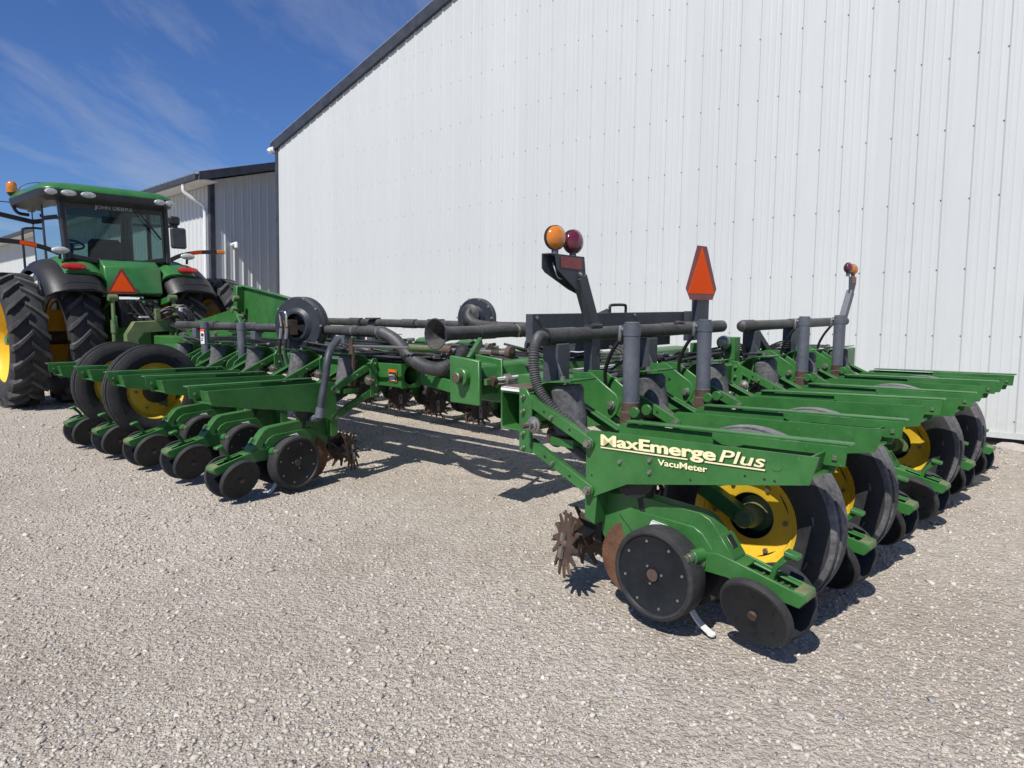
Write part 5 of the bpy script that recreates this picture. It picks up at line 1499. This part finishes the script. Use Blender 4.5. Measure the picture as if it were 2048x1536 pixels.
# rear body panel and slow sign
mb = MB(); mb.prism([(-0.62, 1.58), (-0.72, 1.62), (-0.66, 2.02), (-0.50, 2.12), (-0.35, 2.12), (-0.4, 1.58)], -0.40, 0.40, 'green_clean'); put('rear_panel', mb, tractor, bevel=0.02)
YZ = Matrix(((0, 1, 0, 0), (1, 0, 0, 0), (0, 0, 1, 0), (0, 0, 0, 1)))
mb = MB(); mb.prism([(-0.02, 1.985), (0.02, 1.985), (0.205, 1.655), (0.185, 1.62), (-0.185, 1.62), (-0.205, 1.655)], -0.757, -0.752, 'red_refl', Matrix.Translation((0, 0.2, 0)) @ YZ); put('slow_vehicle_sign', mb, tractor)
mb = MB(); mb.prism([(0, 1.945), (0.165, 1.655), (-0.165, 1.655)], -0.7595, -0.7575, 'orange', Matrix.Translation((0, 0.2, 0)) @ YZ); put('orange_triangle', mb, tractor)
# cab
mb = MB()
def pillar(a_, b_, w_, h_): mb.bar(a_, b_, w_, h_, 'black', up=(1, 0, 0))
for s in (1, -1):
    pillar((-0.42, s * 0.70, 2.10), (-0.36, s * 0.72, 3.0), 0.07, 0.14)
    pillar((0.35, s * 0.74, 1.5), (0.36, s * 0.75, 3.0), 0.05, 0.07)
    pillar((1.28, s * 0.62, 1.6), (1.18, s * 0.66, 3.0), 0.06, 0.08)
    mb.box((-0.42, min(s * .69, s * .76), 2.02), (1.3, max(s * .69, s * .76), 2.12), 'black')
    mb.box((0.0, min(s * .3, s * .76), 1.38), (1.3, max(s * .3, s * .76), 1.50), 'black')
mb.box((-0.44, -0.72, 2.93), (1.3, 0.72, 2.99), 'black')
for a_, b_ in (((-0.44, -0.70, 2.17), (-0.46, -0.30, 2.10)), ((-0.46, -0.30, 2.10), (-0.46, 0.30, 2.10)), ((-0.46, 0.30, 2.10), (-0.44, 0.70, 2.17))): mb.bar(a_, b_, 0.05, 0.075, 'black')
put('cab_frame', mb, tractor, bevel=0.012)
mb = MB(); mb.add([(-0.455, -0.67, 2.13), (-0.455, 0.67, 2.13), (-0.405, 0.67, 2.95), (-0.405, -0.67, 2.95)], [(0, 1, 2, 3)], 'glass'); put('rear_window', mb, tractor)
for s in (1, -1):
    mb = MB(); mb.add([(-0.36, s * 0.735, 2.10), (0.34, s * 0.755, 2.10), (0.35, s * 0.765, 2.95), (-0.32, s * 0.745, 2.95)], [(0, 1, 2, 3)], 'glass'); put('side_window', mb, tractor)
    mb = MB(); mb.add([(0.38, s * 0.755, 1.55), (1.24, s * 0.645, 1.6), (1.16, s * 0.685, 2.95), (0.39, s * 0.765, 2.95)], [(0, 1, 2, 3)], 'glass'); put('door_window', mb, tractor)
mb = MB(); mb.add([(1.30, -0.60, 1.9), (1.30, 0.60, 1.9), (1.20, 0.64, 2.95), (1.20, -0.64, 2.95)], [(0, 1, 2, 3)], 'glass'); put('windscreen', mb, tractor)
def rrect(x0, x1, hw, r, z, n=5):
    P = []
    for cx, cy, a0 in ((x1 - r, hw - r, 0), (x0 + r, hw - r, 90), (x0 + r, -hw + r, 180), (x1 - r, -hw + r, 270)):
        for k in range(n + 1):
            a_ = rad(a0 + 90 * k / n); P.append((cx + r * math.cos(a_), cy + r * math.sin(a_), z))
    return P
def loft(rings, mats_):
    mb = MB(); n = len(rings[0]); V = sum(rings, []); k0 = len(mb.v)
    for j in range(len(rings) - 1):
        mb.add(rings[j] + rings[j + 1], [(i, (i + 1) % n, n + (i + 1) % n, n + i) for i in range(n)], mats_[j], True)
    mb.add(rings[0], [tuple(range(n - 1, -1, -1))], mats_[0]); mb.add(rings[-1], [tuple(range(n))], mats_[-1], True)
    bm = bmesh.new(); me = mb.mesh('roof'); bm.from_mesh(me); bmesh.ops.remove_doubles(bm, verts=bm.verts, dist=1e-5); bm.to_mesh(me); bm.free(); me.set_sharp_from_angle(angle=rad(50))
    return me
rf = loft([rrect(-0.46, 1.12, 0.80, 0.16, 2.94), rrect(-0.58, 1.25, 0.90, 0.20, 2.985), rrect(-0.60, 1.26, 0.915, 0.20, 3.085), rrect(-0.585, 1.25, 0.905, 0.22, 3.12), rrect(-0.50, 1.20, 0.84, 0.26, 3.185), rrect(-0.30, 1.05, 0.66, 0.30, 3.225)],
          ['black', 'black', 'green_clean', 'green_clean', 'green_clean'])
link('cab_roof', rf, tractor)
for yy, w_ in ((0.79, 0.075), (0.58, 0.095), (0.33, 0.095), (-0.66, 0.080), (-0.815, 0.070)):
    mb = MB(); c = Vector((-0.597 if abs(yy) < .72 else -0.578, yy, 3.04)); nn = 20; V = []
    for r_, d_ in ((1.08, 0.01), (1.0, -0.012), (0.85, -0.022), (0, -0.028)):
        for k in range(nn):
            a_ = 2 * PI * k / nn; V.append(c + Vector((d_, w_ * r_ * math.cos(a_), 0.041 * r_ * math.sin(a_))))
    mb.add(V, [(j * nn + k, j * nn + (k + 1) % nn, (j + 1) * nn + (k + 1) % nn, (j + 1) * nn + k) for j in range(3) for k in range(nn)], 'clear_lens', True)
    put('roof_lamp', mb, tractor)
# maker's name on the rear glass
mb = MB(); mb.add([(-0.4125, -0.66, 2.86), (-0.4125, 0.66, 2.86), (-0.4075, 0.66, 2.945), (-0.4075, -0.66, 2.945)], [(0, 1, 2, 3)], 'interior'); put('window_band', mb, tractor)
for wd, x0, ht, wdt in (('J', 0.30, 0.060, 0.034), ('OHN', 0.258, 0.047, 0.175), ('D', 0.045, 0.060, 0.054), ('EERE', -0.018, 0.047, 0.215)):
    tm = fit_text(text_mesh(wd, 'decal_grey', bold=0.01, extrude=0.0), wdt, ht)
    tm.transform(Matrix.Translation((-0.418, x0, 2.878)) @ Matrix(((0, 0, -1, 0), (-1, 0, 0, 0), (0, 1, 0, 0), (0, 0, 0, 1))))
    link('window_lettering', tm, tractor)
mb = MB(); mb.bar((-0.47, -0.24, 2.95), (-0.49, -0.50, 2.60), 0.012, 0.018, 'black'); mb.bar((-0.485, -0.40, 2.74), (-0.49, -0.60, 2.48), 0.02, 0.025, 'black'); put('rear_wiper', mb, tractor)
# beacon, antenna, mirrors, rails
mb = MB(); mb.lathe([(0.0, 0.17), (0.045, 0.165), (0.068, 0.13), (0.075, 0.05), (0.070, 0.0)], 'amber_lens', (1.05, 1.06, 3.18), (0, 0, 1), 22)
mb.lathe([(0.07, 0.0), (0.06, -0.03), (0.035, -0.05), (0.03, -0.12)], 'black', (1.05, 1.06, 3.18), (0, 0, 1), 18); put('beacon', mb, tractor)
mb = MB(); mb.tube(bez([(1.05, 1.06, 3.10), (1.05, 1.06, 2.98), (1.05, 1.0, 2.88), (1.05, 0.86, 2.86)], 16), 0.025, 'black', n=8)
mb.tube(bez([(1.05, 1.0, 3.10), (1.0, 0.95, 3.28), (0.95, 0.75, 3.36), (0.9, 0.50, 3.34), (0.85, 0.35, 3.22)], 20), 0.006, 'black', n=6); put('beacon_bracket', mb, tractor)
mb = MB(); mb.cyl((1.2, 0.88, 3.05), (1.2, 2.1, 3.05), 0.008, 'black', n=6); put('side_antenna', mb, tractor)
mb = MB(); mb.bar((1.2, 0.72, 2.76), (1.2, 1.35, 2.88), 0.05, 0.07, 'black'); mb.bar((1.2, 1.35, 2.86), (1.2, 1.9, 2.93), 0.04, 0.05, 'black'); mb.cyl((1.2, 1.45, 2.86), (1.2, 1.45, 2.78), 0.03, 'black', n=8)
put('mirror_arm', mb, tractor)
mb = MB(); mb.bar((1.2, -0.72, 2.85), (1.2, -1.48, 2.88), 0.04, 0.05, 'black'); put('mirror_arm', mb, tractor)
mb = MB(); mb.box((1.14, -1.62, 2.48), (1.22, -1.34, 2.86), 'slate_dark'); put('mirror_head', mb, tractor, bevel=0.03)
mb = MB(); mb.box((1.14, -1.52, 2.90), (1.22, -1.32, 3.06), 'black'); put('mirror_head', mb, tractor, bevel=0.03)
mb = MB(); mb.tube(bez([(1.0, 0.98, 2.0), (1.0, 0.98, 2.55), (1.0, 0.95, 2.64), (1.0, 0.80, 2.66)], 16), 0.018, 'black', n=8); mb.tube(bez([(0.5, 0.8, 2.05), (0.5, 1.05, 1.95), (0.5, 1.3, 1.7), (0.5, 1.5, 1.35)], 12), 0.04, 'black', n=8); put('grab_rail', mb, tractor)
# inside the cab
mb = MB(); mb.box((0.05, -0.28, 1.75), (0.60, 0.28, 1.95), 'interior'); mb.prism([(0.15, 1.9), (0.29, 1.9), (0.20, 2.48), (0.09, 2.48)], -0.24, 0.24, 'interior'); put('seat', mb, tractor, bevel=0.05)
mb = MB(); mb.prism([(0.0, 2.0), (0.5, 2.0), (0.5, 2.14), (0.0, 2.12)], -0.50, -0.32, 'interior'); mb.bar((0.5, -0.45, 2.1), (0.55, -0.45, 2.5), 0.16, 0.04, 'interior'); put('armrest_console', mb, tractor, bevel=0.02)
mb = MB()
cs = Vector((0.78, 0.30, 2.42)); axs = Vector((-0.45, 0, 0.9)).normalized(); qs = axs.to_track_quat('Z', 'Y')
mb.tube([cs + qs @ Vector((0.19 * math.cos(2 * PI * k / 24), 0.19 * math.sin(2 * PI * k / 24), 0)) for k in range(25)], 0.017, 'interior', n=8, caps=False)
for k in range(3):
    a_ = 2 * PI * k / 3 + 0.5; mb.bar(cs, cs + qs @ Vector((0.19 * math.cos(a_), 0.19 * math.sin(a_), 0)), 0.035, 0.015, 'interior')
mb.bar(cs, cs - axs * 0.5 + Vector((0.1, 0, 0)), 0.10, 0.09, 'interior'); put('steering_wheel', mb, tractor)
mb = MB(); mb.box((0.85, -0.35, 1.5), (1.25, 0.5, 2.12), 'interior'); mb.box((0.5, 0.32, 2.05), (0.62, 0.58, 2.3), 'interior'); put('dashboard', mb, tractor, bevel=0.05)
mb = MB(); mb.box((-0.2, -0.13, 2.70), (-0.16, 0.13, 2.80), 'black'); mb.bar((-0.18, 0, 2.8), (-0.15, 0, 2.95), 0.02, 0.02, 'black'); put('inside_mirror', mb, tractor, bevel=0.015)
# hitch: lift arms, links, hydraulic block
for s in (1, -1):
    mb = MB()
    mb.bar((-0.45, s * 0.36, 1.45), (-0.98, s * 0.42, 1.56), 0.05, 0.09, 'green_clean'); mb.cyl((-0.98, s * 0.36, 1.56), (-0.98, s * 0.48, 1.56), 0.05, 'green_worn', n=14)
    mb.cyl((-0.98, s * 0.42, 1.56), (-1.02, s * 0.44, 1.22), 0.026, 'green_worn', n=12); mb.cyl((-1.02, s * 0.44, 1.24), (-1.04, s * 0.45, 1.05), 0.042, 'green_worn', n=12); mb.bar((-1.02, s * 0.41, 1.30), (-1.03, s * 0.41, 1.08), 0.02, 0.07, 'green_clean', up=(1, 0, 0))
    mb.cyl((-1.04, s * 0.45, 1.06), (-1.05, s * 0.46, 0.70), 0.03, 'green_worn', n=12)
    mb.bar((-0.2, s * 0.36, 0.62), (-1.35, s * 0.46, 0.62), 0.05, 0.10, 'green_clean')
    put('lift_link', mb, tractor, bevel=0.004)
mb = MB(); mb.box((-0.80, -0.28, 1.12), (-0.45, 0.26, 1.54), 'black')
for k in range(22):
    c = Vector((-0.80, random.uniform(-.24, .24), random.uniform(1.22, 1.52))); mb.cyl(c, c + Vector((-0.07, random.uniform(-.02, .02), random.uniform(-.03, .02))), random.uniform(0.016, 0.03), random.choice(['black', 'green_clean', 'decal_dark', 'black']), n=8)
for k in range(9):
    y0 = random.uniform(-.22, .2)
    mb.tube(bez([(-0.85, y0, random.uniform(1.25, 1.5)), (-1.05, y0 - .05, 1.30 + random.uniform(-.1, .1)), (-1.2, y0 - .12, 1.15), (-1.45, -0.25 + random.uniform(-.08, .08), 1.22 + random.uniform(-.1, .1)), (-1.75, -0.32, 1.05)], 20), 0.014, 'black', n=6)
put('hydraulic_block', mb, tractor)
mb = MB()
hp = [(0.42, 0.72), (0.42, 1.04), (0.30, 1.22), (-0.42, 1.24), (-0.42, 1.08), (0.18, 1.06), (0.26, 0.96), (0.26, 0.72)]
mb.prism(hp, -1.42, -1.30, 'green_worn', YZ); mb.box((-1.40, -0.42, 0.70), (-1.28, -0.28, 1.24), 'green_worn'); mb.box((-1.45, -0.05, 1.24), (-1.38, 0.02, 1.40), 'green_worn')
mb.box((-1.5, -0.45, 1.0), (-1.2, -0.25, 1.15), 'green_worn'); mb.bar((-1.36, -0.35, 1.1), (-1.40, -0.30, 1.46), 0.08, 0.05, 'green_worn')
put('hitch_frame', mb, tractor, bevel=0.006)
mb = MB(); mb.box((-1.55, -0.40, 1.36), (-1.50, -0.28, 1.42), 'white'); mb.box((-1.2, 0.02, 1.27), (-1.14, 0.14, 1.29), 'white'); put('identity_plate', mb, tractor)
mb = MB()
for k in range(10):
    y0 = -0.25 + random.uniform(-.12, .1)
    mb.tube(bez([(-1.4, y0 + .2, 1.32), (-1.52, y0, 1.42 + random.uniform(-.08, .05)), (-1.62, y0 - .1, 1.25), (-1.55, y0 - .05, 1.0), (-1.75, y0 - .1, 0.85 + random.uniform(0, .1))], 20), random.uniform(0.009, 0.014), 'black', n=6)
put('hitch_hoses', mb, tractor)

for ch in tractor.children:
    if ch.name.split('.')[0] in ('cab_frame', 'rear_window', 'side_window', 'door_window', 'windscreen', 'cab_roof', 'roof_lamp', 'window_band', 'window_lettering', 'rear_wiper', 'seat', 'armrest_console', 'steering_wheel', 'dashboard', 'inside_mirror'):
        ch.location.y += 0.10
    if ch.name.split('.')[0] in ('cab_roof', 'roof_lamp'):
        ch.location.y += 0.09
